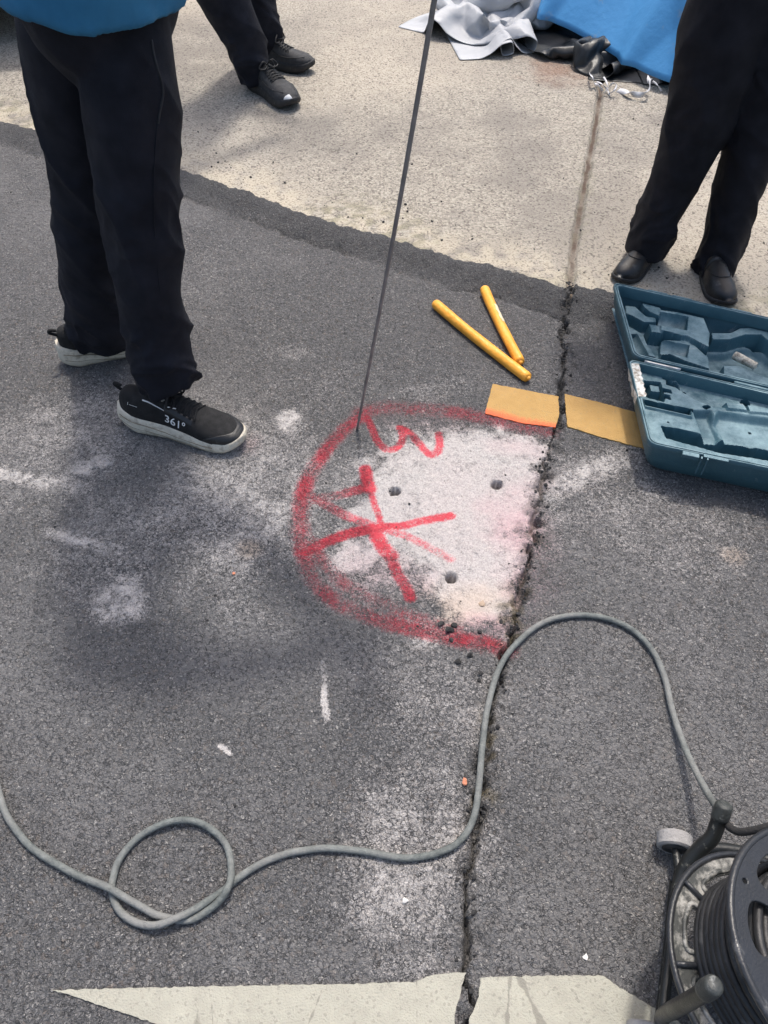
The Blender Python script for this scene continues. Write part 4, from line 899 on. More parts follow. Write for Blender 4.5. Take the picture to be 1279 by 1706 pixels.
def build_case():
    L = .52; zr = .100
    A = P(1022, 470, zr)[:2]; B = P(1056, 592, zr)[:2]; dA = unit((.92, -.392)); dB = unit((.93, -.367))
    C0 = P(1048, 598, zr)[:2]; C1 = P(1082, 738, zr)[:2]; dC = unit((.955, -.30))
    root = thing('tool_case', 'open teal plastic power-tool case lying on the asphalt', 'tool case')
    B2 = B + dB * L; A2 = A + dA * L
    case_half(root, 'lid_shell', B, B2, A, A2, zr, lid_tray)
    sh = np.array([-.003, -.010]); H2 = C0 + (B2 - B)
    H0_ = C0; C2 = C1 + dC * L
    case_half(root, 'base_shell', H0_, H0_ + dB * L, C1, C2, zr, base_tray)
    # hinge barrels, latches, rim slots and the torn label
    for a_, b_ in ((.06, .22), (.45, .60), (.80, .94)):
        p0 = (B + C0) / 2 + dB * L * a_; p1 = (B + C0) / 2 + dB * L * b_
        mb = MB(); mb.tube([(*p0, zr - .004), (*((p0 + p1) / 2), zr - .004), (*p1, zr - .004)], .0042, 10, 4); mb.build('hinge', CHROME if a_ < .1 else CASE, root)
    nf = np.array([dC[1], -dC[0]]); nf = nf if nf[1] < 0 else -nf
    for k in (.165, .55):
        c = C1 + dC * L * k + nf * .004; ang = math.atan2(dC[1], dC[0]); R = Matrix.Rotation(ang, 3, 'Z')
        mb = MB(); mb.box((*(c + nf * .004), zr - .004), (.034, .012, .010), R); l_ = mb.build('latch', CASE, root, False, .0015)
        mb = MB(); mb.box((*(c + nf * .008 + dC * .022), zr - .022), (.003, .006, .046), R); mb.box((*(c + nf * .008 + dC * .034), zr - .022), (.003, .006, .046), R); mb.build('latch_rib', CASE, l_, False)
        mb = MB(); mb.box((*(c + nf * .001 + dC * .05), zr + .0005), (.05, .009, .004), R); mb.build('rim_tab', CASE, root, False, .001)
    nA = np.array([-dA[1], dA[0]]); ang = math.atan2(dA[1], dA[0]); R = Matrix.Rotation(ang, 3, 'Z')
    for k in (.22, .34, .62, .8):
        mb = MB(); mb.box((*(A + dA * L * k + nA * .003), zr - .006), (.05, .010, .008), R); mb.build('lid_catch', CASE, root, False, .0015)
    # label stuck over the rim at the left end
    p0 = P(1056, 606, zr)[:2]; p1 = P(1068, 661, zr)[:2]; d = unit(p1 - p0); nl = np.array([-d[1], d[0]]); nl = nl if nl[0] < 0 else -nl; V = []; n = 14
    for i in range(n):
        q = p0 + (p1 - p0) * i / (n - 1); j_ = .004 * math.sin(i * 2.1) + .003 * math.sin(i * 5.3)
        for o_, z_ in ((-.012 + .002 * math.sin(i * 3), zr + .0012), (.004, zr + .0012), (.0078, zr - .002), (.0085, zr - .014), (.0082 - .002, zr - .030 + j_)): V.append((q[0] + nl[0] * o_, q[1] + nl[1] * o_, z_))
    Fc = [(i * 5 + k, i * 5 + k + 1, (i + 1) * 5 + k + 1, (i + 1) * 5 + k) for i in range(n - 1) for k in range(4)]
    tag(obj('torn_label', mesh_np('torn_label', V, Fc), LABELW, root), 'torn white label over the left rim')
build_case()
a, b = P(1224, 592, .045), P(1259, 610, .045); d = unit(b - a); root = None
CREAM = plain('chipped_cream_paint', (.60, .56, .46), .6, .12, 50, dirt=(.10, .08, .06), dirt_amt=.45, dscale=60)
V, Fc = tube([a - d * .002, a, a * .7 + b * .3, a * .3 + b * .7, b, b + d * .0015], [.006, .0105, .0108, .0098, .0092, .006], 14, 4)
tag(obj('handle_stub', mesh_np('handle_stub', V, Fc), CREAM), 'chipped cream stub lying in the far half of the tool case', 'stub')

# ------------------------------------------------------------------ cable reel and its cable
CABLE = NT('dusty_rubber_cable'); n_ = CABLE.noise(60, 5, .7); c_ = CABLE.mix(CABLE.map(n_, .3, .7), (.075, .085, .082), (.20, .215, .205)); c_ = CABLE.mix(CABLE.map(CABLE.noise(7, 3), .45, .7, 0, .7), c_, (.25, .245, .235))
c_ = CABLE.mix(CABLE.map(CABLE.noise(35, 5, .7), .60, .72, 0, .6), c_, (.05, .055, .055)); c_ = CABLE.mix(CABLE.attr('dark'), c_, (.035, .034, .034)); CABLE.bump(CABLE.noise(220, 3), .0016); CABLE = CABLE.fin(c_, .75, 0, .3)
CABLE2 = plain('black_rubber_cable', (.018, .018, .019), .48, .3, 60, bump=.0006, bscale=400, dirt=(.09, .088, .085), dirt_amt=.15)
R_C = .0055
kn = lambda x, y, z=0: (x / 2.6646, 1250 + y / 2.6646, z)
cab = [(-40, 1215, 0), (-12, 1275, 0)] + [kn(0, 190), kn(25, 270), kn(60, 340), kn(150, 440), kn(300, 530), kn(420, 585, .003), kn(495, 622, .0125), kn(570, 662, .006), kn(640, 702, .001), kn(700, 735), kn(780, 752, 0), kn(850, 752), kn(920, 718), kn(985, 665, .006), kn(1012, 620, .0125), kn(1030, 545, .005), kn(1018, 450, .0), kn(960, 370), kn(860, 318, .004), kn(740, 328, .004), kn(620, 390), kn(540, 480), kn(505, 570), kn(500, 622, -.0005), kn(512, 670), kn(550, 730), kn(620, 772, .002), kn(700, 780, .008), kn(780, 752, .0125), kn(860, 712, .006), kn(940, 662), kn(1000, 618, 0), kn(1060, 570), kn(1130, 522), kn(1210, 480), kn(1279, 458)]
cab += [(505, 1418, 0), (545, 1414, 0), (600, 1418, 0), (650, 1426, 0), (690, 1428, 0), (730, 1421, 0), (765, 1401, 0), (788, 1365, 0), (799, 1310, .001), (804, 1240, .002), (812, 1180, .002), (828, 1125, .001), (852, 1082, .002), (885, 1049, .002), (925, 1031, 0), (972, 1026, 0), (1018, 1034, 0), (1058, 1055, 0), (1088, 1087, 0), (1107, 1130, 0), (1118, 1175, .002), (1130, 1215, .008), (1146, 1258, .022), (1168, 1303, .048), (1190, 1340, .078), (1204, 1364, .094), (1216, 1380, .108), (1234, 1386, .125), (1258, 1382, .145), (1290, 1376, .165), (1330, 1388, .18)]
pts = []
for x_, y_, h_ in cab:
    q = P(x_, y_, R_C + h_); q[2] = (gz(q[0], q[1]) if h_ < .03 else 0) + R_C + h_ + .0012; pts.append(q)
pts = np.array(pts); V, Fc = tube(pts, R_C, 12, 7); kk = np.arange(len(V)) // 12; V = V + np.stack([(vnoise(kk * .13, kk * 0., 1, 3) - .5) * .0022, (vnoise(kk * .11, kk * 0. + 5, 1, 4) - .5) * .0022, (vnoise(kk * .09, kk * 0. + 9, 1, 4) - .4) * .0015 * (kk > 5)], 1)
me = mesh_np('power_cable', V, Fc); attr(me, 'dark', sstep(kk.max() - 48, kk.max() - 34, kk.astype(float)))
tag(obj('power_cable', me, CABLE), 'dusty grey rubber cable looped once and running across the road to the reel', 'cable')

REELP = plain('black_moulded_plastic', (.022, .024, .028), .34, .25, 25, bump=.0006, bscale=300, dirt=(.13, .13, .13), dirt_amt=.10)
DUSTP = plain('dusty_dark_plastic', (.045, .048, .046), .55, .3, 22, bump=.0008, bscale=300, dirt=(.40, .39, .36), dirt_amt=.42, dscale=40)
TUBEM = plain('chipped_black_tube', (.014, .015, .0145), .42, .3, 40, metal=.1, bump=.0006, bscale=300, dirt=(.20, .195, .17), dirt_amt=.04, dscale=75)
CAPM = plain('worn_end_cap', (.040, .044, .042), .5, .3, 60, bump=.001, bscale=300, dirt=(.28, .29, .28), dirt_amt=.12, dscale=70)
WHEELM = plain('grey_rubber_wheel', (.30, .29, .285), .8, .15, 60, bump=.0015, bscale=260)
def plate_with_holes(outer, holes, thick, bevel=.0015):
    bm = bmesh.new(); ed = []
    for lp in [outer] + holes:
        vs = [bm.verts.new((p[0], p[1], 0)) for p in lp]; ed += [bm.edges.new((vs[i], vs[(i + 1) % len(vs)])) for i in range(len(vs))]
    bmesh.ops.triangle_fill(bm, use_beauty=True, use_dissolve=False, edges=ed)
    bmesh.ops.recalc_face_normals(bm, faces=bm.faces[:])
    r = bmesh.ops.extrude_face_region(bm, geom=bm.faces[:])
    for v in [g for g in r['geom'] if isinstance(g, bmesh.types.BMVert)]: v.co.z += thick
    bmesh.ops.recalc_face_normals(bm, faces=bm.faces[:])
    me = bpy.data.meshes.new('plate'); bm.to_mesh(me); bm.free(); return me
def rounded(poly, r, k=5):
    out = []; n = len(poly)
    for i in range(n):
        p = np.array(poly[i], float); a = np.array(poly[i - 1], float) - p; b = np.array(poly[(i + 1) % n], float) - p
        ra = min(r, np.linalg.norm(a) * .45); rb = min(r, np.linalg.norm(b) * .45); a, b = unit(a) * ra, unit(b) * rb
        for j in range(k):
            t = j / (k - 1); out.append((p + a) * (1 - t) ** 2 + 2 * p * t * (1 - t) + (p + b) * t ** 2)
    return out
KR = .135 / .128
def pol(r, a): return (r * math.cos(math.radians(a)), r * math.sin(math.radians(a)))
def build_reel():
    root = thing('cable_reel', 'black cable reel on a tubular stand at the near right corner', 'cable reel')
    n = unit((.285, .0, .958)); ctr = np.array([.510, .177, .269]); Rf = .135; wdt = .116; K = Rf / .128
    ex = unit(np.array([1, 0, 0]) - n * n[0]); ey = np.cross(n, ex); M = np.stack([ex, ey, n], 1)
    low = ctr - n * wdt
    def put(me, base, nm, mat, par=root, ang=0.0):
        V = get_v(me); ca, sa = math.cos(ang), math.sin(ang); V[:, :2] = np.stack([V[:, 0] * ca - V[:, 1] * sa, V[:, 0] * sa + V[:, 1] * ca], 1)
        set_v(me, base + V @ M.T); me.name = nm; o_ = obj(nm, me, mat, par); m_ = o_.modifiers.new('b', 'BEVEL'); m_.width = .0014; m_.segments = 2; m_.limit_method = 'ANGLE'; m_.angle_limit = math.radians(40); return o_
    circ = lambda r, k=72: [pol(r, 360 * i / k) for i in range(k)]
    # upper flange with curved windows
    holes = []
    for k in range(8):
        a0 = 45 * k + 170
        holes.append(rounded([pol(.058, a0 - 12), pol(.088, a0 - 18), pol(.112, a0 - 15), pol(.1165, a0), pol(.112, a0 + 15), pol(.088, a0 + 18), pol(.058, a0 + 12)], .013))
    holes.append([np.array(pol(.121, 147)) + np.array(pol(.0032, 45 * i)) for i in range(8)])
    fl = put(plate_with_holes(circ(Rf), holes, .005), ctr, 'upper_flange', REELP)
    mb = MB(); mb.tube([ctr + M @ np.array([*pol(Rf - .001, 360 * i / 60), .002]) for i in range(61)], .0048, 8, 1, False); mb.build('flange_rim', REELP, fl)
    mb = MB(); mb.tube([ctr + n * .002, ctr + n * .012, ctr + n * .02], [.034, .033, .028], 28, 3); mb.build('hub', REELP, fl)
    # lower flange: dusty panels between ribs, each with a window
    holes = [rounded([pol(.088, 45 * k + 9), pol(.112, 45 * k + 8), pol(.113, 45 * k + 22), pol(.112, 45 * k + 36), pol(.088, 45 * k + 35)], .007) for k in range(8)]
    Rl = Rf + .001
    lf = put(plate_with_holes(circ(Rl), holes, .006), low - n * .006, 'lower_flange', DUSTP)
    mb = MB(); mb.tube([low + M @ np.array([*pol(Rl, 360 * i / 60), .0]) for i in range(61)], .0042, 8, 1, False); mb.build('flange_rim', REELP, lf)
    for k in range(8):
        a0 = 45 * k; mb = MB(); mb.tube([low + M @ np.array([*pol(r, a0), .003]) for r in (.05, .09, Rl - .002)], .0035, 8, 3); mb.build('rib', REELP, lf)
        mb = MB(); loop = rounded([pol(.084, 45 * k + 7), pol(.117, 45 * k + 6.5), pol(.1185, 45 * k + 22), pol(.117, 45 * k + 37.5), pol(.084, 45 * k + 37)], .009)
        loop = [low + M @ np.array([q[0], q[1], .0012]) for q in loop]; mb.tube(loop + [loop[0]], .0032, 6, 1, False); mb.build('window_frame', DUSTP, lf)
    # drum core and the wound cable, turn by turn
    mb = MB(); mb.tube([low, low * .5 + ctr * .5, ctr], .052, 36, 4); mb.build('drum', REELP, root)
    mb = MB(); rr = random.Random(3)
    for lay in range(5):
        r = .060 + lay * .0108
        for k in range(10 if lay < 4 else 8):
            z = .006 + (k + (.5 if lay % 2 else 0)) * .0106; j = [rr.uniform(-.0012, .0012) for _ in range(9)]
            if z > wdt - .004: continue
            P_ = [low + M @ np.array([*pol(r + j[i % 8] * 1.3, 45 * i), z + j[(i + 3) % 8]]) for i in range(8)]
            C = catmull(P_ + [P_[0]], 7); V, Fc = tube(C, .0055, 9, 1, False); mb.add(V, Fc)
    w_ = mb.build('wound_cable', CABLE2, root); w_['kind'] = 'stuff'
    # stand of bent tube: axle rail at the left with two upturned arms
    rt = .0106
    arm1 = [P(1128, 1500, .034), P(1136, 1462, .040), P(1147, 1438, .052), P(1166, 1415, .070), P(1186, 1396, .088), P(1196, 1372, .104), P(1204, 1350, .122)]
    mb = MB(); mb.tube(arm1, [rt * 1.0, rt * 1.05, rt * 1.1, rt * 1.1, rt * 1.05, rt * 1.05, rt * 1.1], 16, 6); a1 = mb.build('arm', TUBEM, root)
    e = unit(arm1[-1] - arm1[-2]); mb = MB(); mb.tube([arm1[-1] - e * .014, arm1[-1] - e * .004, arm1[-1] + e * .008, arm1[-1] + e * .012], [rt * 1.16, rt * 1.22, rt * 1.16, rt * .8], 18, 3); mb.build('end_cap', CAPM, a1)
    arm2 = [P(1102, 1700, .048), P(1106, 1692, .10), P(1120, 1683, .17), P(1148, 1668, .235), P(1170, 1655, .275), P(1184, 1645, .295)]
    mb = MB(); mb.tube(arm2, [rt * .9, rt * .9, rt * .9, rt * .9], 16, 6); a2 = mb.build('arm', TUBEM, root)
    e = unit(arm2[-1] - arm2[-2]); mb = MB(); mb.tube([arm2[-1] - e * .014, arm2[-1] - e * .004, arm2[-1] + e * .008, arm2[-1] + e * .012], [rt * 1.04, rt * 1.08, rt * 1.0, rt * .6], 18, 3); mb.build('end_cap', CAPM, a2)
    rail = [P(1131, 1452, .030), P(1126, 1500, .036), P(1117, 1580, .042), P(1108, 1660, .046), P(1102, 1720, .048)]
    mb = MB(); mb.tube(rail, .0072, 14, 6); mb.build('rail', TUBEM, root)
    rail2 = [P(1122, 1470, .012), P(1112, 1580, .012), P(1098, 1700, .012), P(1092, 1740, .012)]
    mb = MB(); mb.tube(rail2, .0062, 12, 5); mb.build('rail', TUBEM, root)
    # far side of the stand, under the drum
    g = [P(1131, 1452, .030), np.array([.50, .36, .026]), np.array([.60, .33, .022]), np.array([.63, .22, .020]), np.array([.60, .10, .022]), np.array([.46, .07, .03]), P(1102, 1720, .048)]
    mb = MB(); mb.tube(g, .0085, 12, 6); mb.build('under_frame', TUBEM, root)
    mb = MB(); q = low - n * .006; mb.tube([q, q - n * .03, np.array([q[0] - .01, q[1], .024])], [.03, .022, .018], 16, 3); mb.build('pivot_post', TUBEM, root)
    mb = MB(); mb.tube([np.array([.40, .19, .026]), np.array([.50, .2, .022]), np.array([.63, .21, .020])], .009, 12, 4); mb.build('cross_bar', TUBEM, root)
    # wheels at the ends of the rail
    for (wx, wy), dr in (((1124, 1402), 1), ((1078, 1722), -1)):
        c = P(wx, wy, .027); axv = unit((.22, .97, 0)); u_ = unit(np.cross(axv, [0, 0, 1.])); w0 = np.array([0, 0, 1.]); V = []; nn = 32
        for t_, r_ in ((-.011, .006), (-.011, .019), (-.0115, .0225), (-.009, .0262), (.009, .0262), (.0115, .0225), (.011, .006)):
            for i in range(nn):
                a_ = 2 * math.pi * i / nn; V.append(c + axv * t_ + (u_ * math.cos(a_) + w0 * math.sin(a_)) * r_)
        Fc = [(j * nn + i, j * nn + (i + 1) % nn, (j + 1) * nn + (i + 1) % nn, (j + 1) * nn + i) for j in range(6) for i in range(nn)] + [tuple(range(nn)), tuple(6 * nn + i for i in range(nn))]
        w_ = obj('wheel', mesh_np('wheel', V, Fc), WHEELM, root); es = w_.modifiers.new('e', 'EDGE_SPLIT'); es.split_angle = math.radians(40)
        mb = MB(); mb.tube([c + axv * -.0122, c + axv * .0122], .0185, 24, 1); mb.build('rim', REELP, w_, True)
        e2 = rail[0] if dr > 0 else rail[-1]; mb = MB(); mb.tube([c, c * .5 + e2 * .5, e2], .006, 10, 3); mb.build('axle_stub', TUBEM, root)
build_reel()

# ------------------------------------------------------------------ tarpaulins
def cloth(nx, ny, sp, init, pin=None, steps=220, floor=ZC, grav=.0016, squeeze=None, iters=6, push=None):
    """small position-based cloth, settled on the floor"""
    X = init.copy(); V = np.zeros_like(X); idx = np.arange(nx * ny).reshape(ny, nx)
    cons = []
    def addc(a, b, k):
        a = a.ravel(); b = b.ravel(); cons.append((a, b, k))
    r = sp
    for ph in (0, 1):
        addc(idx[:, ph:-1:2], idx[:, ph + 1::2], r); addc(idx[ph:-1:2, :], idx[ph + 1::2, :], r)
    d = sp * math.sqrt(2)
    for ph in (0, 1):
        addc(idx[ph:-1:2, :-1], idx[ph + 1::2, 1:], d); addc(idx[ph:-1:2, 1:], idx[ph + 1::2, :-1], d)
    for ph in (0, 1, 2, 3): addc(idx[:, ph:-2:4], idx[:, ph + 2::4], -2 * r); addc(idx[ph:-2:4, :], idx[ph + 2::4, :], -2 * r)
    for st in range(steps):
        Pn = X + V * .93; Pn[:, 2] -= grav
        if squeeze is not None: Pn = squeeze(Pn, st / steps)
        for _ in range(iters):
            for a, b, L in cons:
                m = min(len(a), len(b)); a_, b_ = a[:m], b[:m]; D = Pn[b_] - Pn[a_]; ln = np.linalg.norm(D, axis=1) + 1e-9
                if L < 0: c_ = np.where(ln < -L * .80, (ln + L * .80) / ln * .22, 0)      # resists tight folding
                else: c_ = (ln - L) / ln * .5
                cor = D * c_[:, None]; Pn[a_] += cor; Pn[b_] -= cor
            lowf = Pn[:, 2] < floor + .003; Pn[lowf, 2] = floor + .003
            if push is not None: Pn = push(Pn)
        fr = Pn[:, 2] < floor + .004; V = Pn - X; V[fr, :2] *= .3; X = Pn
    return X
def sheet_obj(name, X, nx, ny, mat, thick=.0012):
    i = np.arange(nx - 1)[None, :] + nx * np.arange(ny - 1)[:, None]; i = i.ravel(); me = mesh_np(name, X, np.stack([i, i + 1, i + nx + 1, i + nx], 1)); o_ = obj(name, me, mat)
    sb = o_.modifiers.new('s', 'SUBSURF'); sb.levels = 1; sb.render_levels = 1
    so2 = o_.modifiers.new('t', 'SOLIDIFY'); so2.thickness = thick; return o_
def tarp_mat(name, c1, c2, dirt, rough=.55, amt=.25):
    t = NT(name); n = t.noise(6, 5, .6); c = t.mix(t.map(n, .3, .7), c1, c2); c = t.mix(t.map(t.noise(11, 6, .7), .66 - amt * .3, .78 - amt * .2, 0, .7), c, dirt); t.bump(t.noise(40, 3), .0015); return t.fin(c, rough, 0, .4)
GREYT = tarp_mat('grey_tarp_sheet', (.36, .37, .39), (.47, .48, .49), (.24, .23, .23), .5, .1)
BLACKT = tarp_mat('black_plastic_sheet', (.014, .016, .018), (.026, .029, .032), (.06, .06, .058), .42, .1)
BLUET = tarp_mat('blue_tarp_sheet', (.058, .25, .52), (.07, .285, .58), (.26, .29, .30), .5, .2)
WHITES = plain('white_torn_strip', (.58, .58, .60), .6, .12, 40)
def crumple(seed, nx, ny, sp, c0, ang, comp, hgt, steps, drop=.5):
    rg = np.random.default_rng(seed); u, v = np.meshgrid((np.arange(nx) - nx / 2) * sp, (np.arange(ny) - ny / 2) * sp); u = u.ravel(); v = v.ravel()
    z = ZC + hgt * (fbm(u + seed, v, 4, 3, seed) + .4 * fbm(u, v + seed, 11, 2, seed + 1)) ; X = np.stack([u, v, z], 1); X[:, :2] += (rg.random((len(u), 2)) - .5) * sp * .2
    def sq(Pn, f):
        if f < drop: k0 = 1 - (1 - comp[0]) / (steps * drop); k1 = 1 - (1 - comp[1]) / (steps * drop); Pn = Pn.copy(); Pn[:, 0] *= k0; Pn[:, 1] *= k1
        return Pn
    X = cloth(nx, ny, sp, X, steps=steps, squeeze=sq, grav=.0011)
    ca, sa = math.cos(ang), math.sin(ang); Y = X.copy(); Y[:, 0] = c0[0] + X[:, 0] * ca - X[:, 1] * sa; Y[:, 1] = c0[1] + X[:, 0] * sa + X[:, 1] * ca; return Y
def faceted(name, X, nx, ny, mat, crease=.38):
    i = np.arange(nx - 1)[None, :] + nx * np.arange(ny - 1)[:, None]; i = i.ravel(); me = mesh_np(name, X, np.stack([i, i + 1, i + nx + 1, i + nx], 1)); o_ = obj(name, me, mat)
    bm = bmesh.new(); bm.from_mesh(me); bmesh.ops.triangulate(bm, faces=bm.faces[:], quad_method='SHORT_EDGE'); bm.to_mesh(me); bm.free()
    me.polygons.foreach_set('use_smooth', np.ones(len(me.polygons), bool)); ca_ = me.attributes.new('crease_edge', 'FLOAT', 'EDGE'); ca_.data.foreach_set('value', np.full(len(me.edges), crease, np.float32))
    sb = o_.modifiers.new('s', 'SUBSURF'); sb.levels = 2; sb.render_levels = 2; so2 = o_.modifiers.new('t', 'SOLIDIFY'); so2.thickness = .0014; return o_
X = crumple(3, 30, 25, .046, (.50, 3.86), math.radians(-32), (.60, .66), .42, 130)
tag(faceted('grey_tarp', X, 30, 25, GREYT), 'crumpled pale grey tarpaulin heaped on the concrete left of the blue sheet', 'tarpaulin')
X = crumple(11, 44, 16, .036, (.93, 3.50), math.radians(-50), (.74, .50), .26, 130)
tag(faceted('black_sheet', X, 44, 16, BLACKT), 'crumpled black plastic sheet under the lower edge of the blue tarpaulin', 'plastic sheet')
# the blue sheet: hung over a stack, pulled into flat facets that meet at snags along its foot
def build_blue():
    edge = [P(x, y, ZC + h) for x, y, h in ((845, -20, .10), (905, 28, .085), (950, 50, .075), (1000, 78, .06), (1042, 104, .05), (1090, 128, .045), (1140, 145, .035), (1210, 165, .03), (1300, 190, .03), (1420, 220, .03), (1560, 250, .03))]
    C = catmull(edge, 14); L = np.concatenate([[0], np.cumsum(np.linalg.norm(np.diff(C, axis=0), axis=1))]); nu, nv = 150, 70
    us = np.linspace(0, L[-1], nu); E_ = np.stack([np.interp(us, L, C[:, k]) for k in range(3)], 1)
    snag = [float(np.interp(q, np.arange(len(C)), L)) for q in (14 * 1, 14 * 4, 14 * 6, 14 * 8, 14 * 9.3)]
    T_ = unit(E_[-1] - E_[0]); back = unit(np.array([-T_[1], T_[0], 0])); back = back if back[1] > 0 else -back
    V = []
    for j in range(nv):
        v = j / (nv - 1); hh = 1.35 * v
        for i in range(nu):
            u = us[i]; d = 0.0
            for k, s0 in enumerate(snag):                              # a cone-shaped pleat rising from each snag
                w = .05 + hh * (.42 + .12 * (k % 3)); q = (u - s0 - (.10 if k % 2 else -.06) * hh) / w; d += max(0, 1 - abs(q)) * (.055 + .10 * min(hh, .6)) * (1 if k % 2 == 0 else .7)
            d += .02 * math.sin(u * 7 + hh * 3) * min(1, hh * 3) + .012 * math.sin(u * 17 - hh * 6) * min(1, hh * 4)
            p = E_[i] + np.array([0, 0, hh]) + back * (.80 * hh) - back * d * .75
            V.append(p)
    V = np.array(V); i = np.arange(nu - 1)[None, :] + nu * np.arange(nv - 1)[:, None]; i = i.ravel()
    # over the top and down behind
    o_ = obj('blue_tarp', mesh_np('blue_tarp', V, np.stack([i, i + 1, i + nu + 1, i + nu], 1)), BLUET)
    so2 = o_.modifiers.new('t', 'SOLIDIFY'); so2.thickness = .0015
    tag(o_, 'bright blue tarpaulin sheet hanging over a covered stack at the back', 'tarpaulin')
    # what it covers
    c0, c1 = E_[6] + back * .62, E_[-6] + back * .62; d = unit(c1 - c0); mid = (c0 + c1) / 2 + back * .35; ang = math.atan2(d[1], d[0])
    mb = MB(); mb.box((mid[0], mid[1], .22 + ZC), (np.linalg.norm(c1 - c0), .5, .44), Matrix.Rotation(ang, 3, 'Z'))
    tag(mb.build('covered_stack', plain('grey_boards', (.20, .19, .18), .8), None, False, .01), 'grey boxy stack standing behind the blue tarpaulin', 'stack')
build_blue()
# torn white strips on the end of the black sheet
def strip(pts, w, label, r_=None):
    C = catmull([np.array(p, float) for p in pts], 8); T_, A_, B_ = frames(C); V = []
    for k in range(len(C)):
        a = .9 * math.sin(k * .35) + 1.1 * math.sin(k * .11 + w * 900); s_ = A_[k] * math.cos(a) + B_[k] * math.sin(a)
        V += [C[k] - s_ * w, C[k] + s_ * w]
    Fc = [(2 * k, 2 * k + 1, 2 * k + 3, 2 * k + 2) for k in range(len(C) - 1)]
    o_ = obj('torn_strip', mesh_np('torn_strip', V, Fc), WHITES); m_ = o_.modifiers.new('t', 'SOLIDIFY'); m_.thickness = .001
    tag(o_, label, 'strip', 'torn white strips by the black sheet')
q = lambda x, y, h=0: P(x, y, ZC + .004 + h)
strip([q(983, 122, .02), q(988, 130, .035), q(991, 138, .012), q(999, 144, .02), q(1004, 152, 0)], .0045, 'torn white strip by the joint, farthest left of the five')
strip([q(1006, 128, .03), q(1012, 140, .02), q(1014, 154, .0), q(1022, 152, .02), q(1027, 143, .03), q(1021, 139, .04), q(1013, 147, .02), q(1006, 156, .0)], .0032, 'curled white ribbon looped at the end of the concrete joint')
strip([q(994, 136, .01), q(1003, 140, .03), q(1011, 148, .01), q(1016, 158, 0)], .003, 'short white ribbon lying across the curled ribbon')
strip([q(1030, 150, 0), q(1048, 155, .012), q(1068, 158, .016), q(1080, 150, .03), q(1083, 138, .045), q(1082, 128, .05)], .010, 'wide grey-white torn strip at the right end of the black sheet')
strip([q(1088, 135, .03), q(1096, 142, .02), q(1102, 152, 0)], .003, 'thin white strip lying right of the wide torn strip')

# ------------------------------------------------------------------ parked car at the far left corner (only a corner of its bumper shows)
def build_car():
    root = thing('parked_car', 'dark grey parked car whose low bumper shows at the far left corner', 'car')
    PAINT = plain('dark_grey_car_paint', (.045, .052, .052), .3, .08, 3, spec=.6); GLASS = plain('dark_car_glass', (.015, .018, .02), .08, .05); TYRE = plain('car_tyre', (.02, .02, .02), .8); RIM = plain('car_rim', (.35, .36, .37), .35, .1, 20, metal=.8)
    x1, y0 = -1.22, 3.62; Lc, Wc = 4.3, 1.74                          # nose to the right, near side towards the camera
    prof = [(0, .22), (-.02, .45), (-.10, .62), (-.5, .74), (-1.05, .86), (-1.15, .90), (-1.75, 1.32), (-2.1, 1.44), (-3.0, 1.44), (-3.6, 1.30), (-4.05, .98), (-4.25, .92), (-4.3, .50), (-4.24, .24), (-3.75, .20), (-.55, .18)]
    rows = []; n = len(prof)
    for t, ins, zs in ((0, .10, .0), (.02, .05, 0), (.06, .02, 0), (.12, 0, 0), (.88, 0, 0), (.94, .02, 0), (.98, .05, 0), (1, .10, 0)):
        r = []
        for (px_, pz) in prof:
            ty = t + (.10 * max(0, pz - .9) / .54) * (1 if t < .5 else -1)
            cx = -Lc / 2; sc_ = 1 - ins * .35; r.append((x1 + cx + (px_ - cx) * sc_, y0 + ty * Wc, .18 + (pz - .18) * (1 - ins * .12) + ZC + (.08 * ins)))
        rows += r
    Fc = [(j * n + i, j * n + (i + 1) % n, (j + 1) * n + (i + 1) % n, (j + 1) * n + i) for j in range(7) for i in range(n)] + [tuple(range(n)), tuple(7 * n + i for i in range(n - 1, -1, -1))]
    body = obj('body', mesh_np('body', rows, Fc, False), PAINT, root); m_ = body.modifiers.new('b', 'BEVEL'); m_.width = .03; m_.segments = 3; m_.limit_method = 'ANGLE'; m_.angle_limit = math.radians(25)
    for yy in (y0 + .045, y0 + Wc - .045):
        s_ = -1 if yy < y0 + 1 else 1
        for a_, b_ in ((-1.28, -2.25), (-2.33, -3.3)):
            V = [(x1 + a_, yy + s_ * .012, .93 + ZC), (x1 + b_, yy + s_ * .012, .93 + ZC), (x1 + (b_ if b_ > -3 else -3.25), yy - s_ * .075, 1.34 + ZC), (x1 + (a_ if a_ < -2 else -1.72), yy - s_ * .075, 1.34 + ZC)]
            o_ = obj('side_window', mesh_np('side_window', V, [(0, 1, 2, 3)], False), GLASS, root); m_ = o_.modifiers.new('t', 'SOLIDIFY'); m_.thickness = .01
        for wx in (-.82, -3.5):
            c = np.array([x1 + wx, yy + s_ * .0, .31 + ZC]); mb = MB(); mb.tube([c + [0, -.09, 0], c + [0, -.075, 0], c + [0, .075, 0], c + [0, .09, 0]], [.27, .31, .31, .27], 36, 1); w_ = mb.build('wheel', TYRE, root)
            mb = MB(); mb.tube([c + [0, s_ * .06, 0], c + [0, s_ * .096, 0]], [.20, .19], 30, 1); mb.build('rim', RIM, w_)
    mb = MB(); mb.box((x1 - .01, y0 + Wc / 2, .30 + ZC), (.10, Wc * .9, .16)); mb.build('bumper', plain('black_bumper', (.02, .02, .021), .6), root, False, .03)
    for yy in (.22, .78):
        mb = MB(); mb.ell((x1 - .10, y0 + Wc * yy, .62 + ZC), (.10, .18, .07), 16, 10); mb.build('headlight', plain('headlight_glass', (.5, .52, .54), .1), root)
build_car()

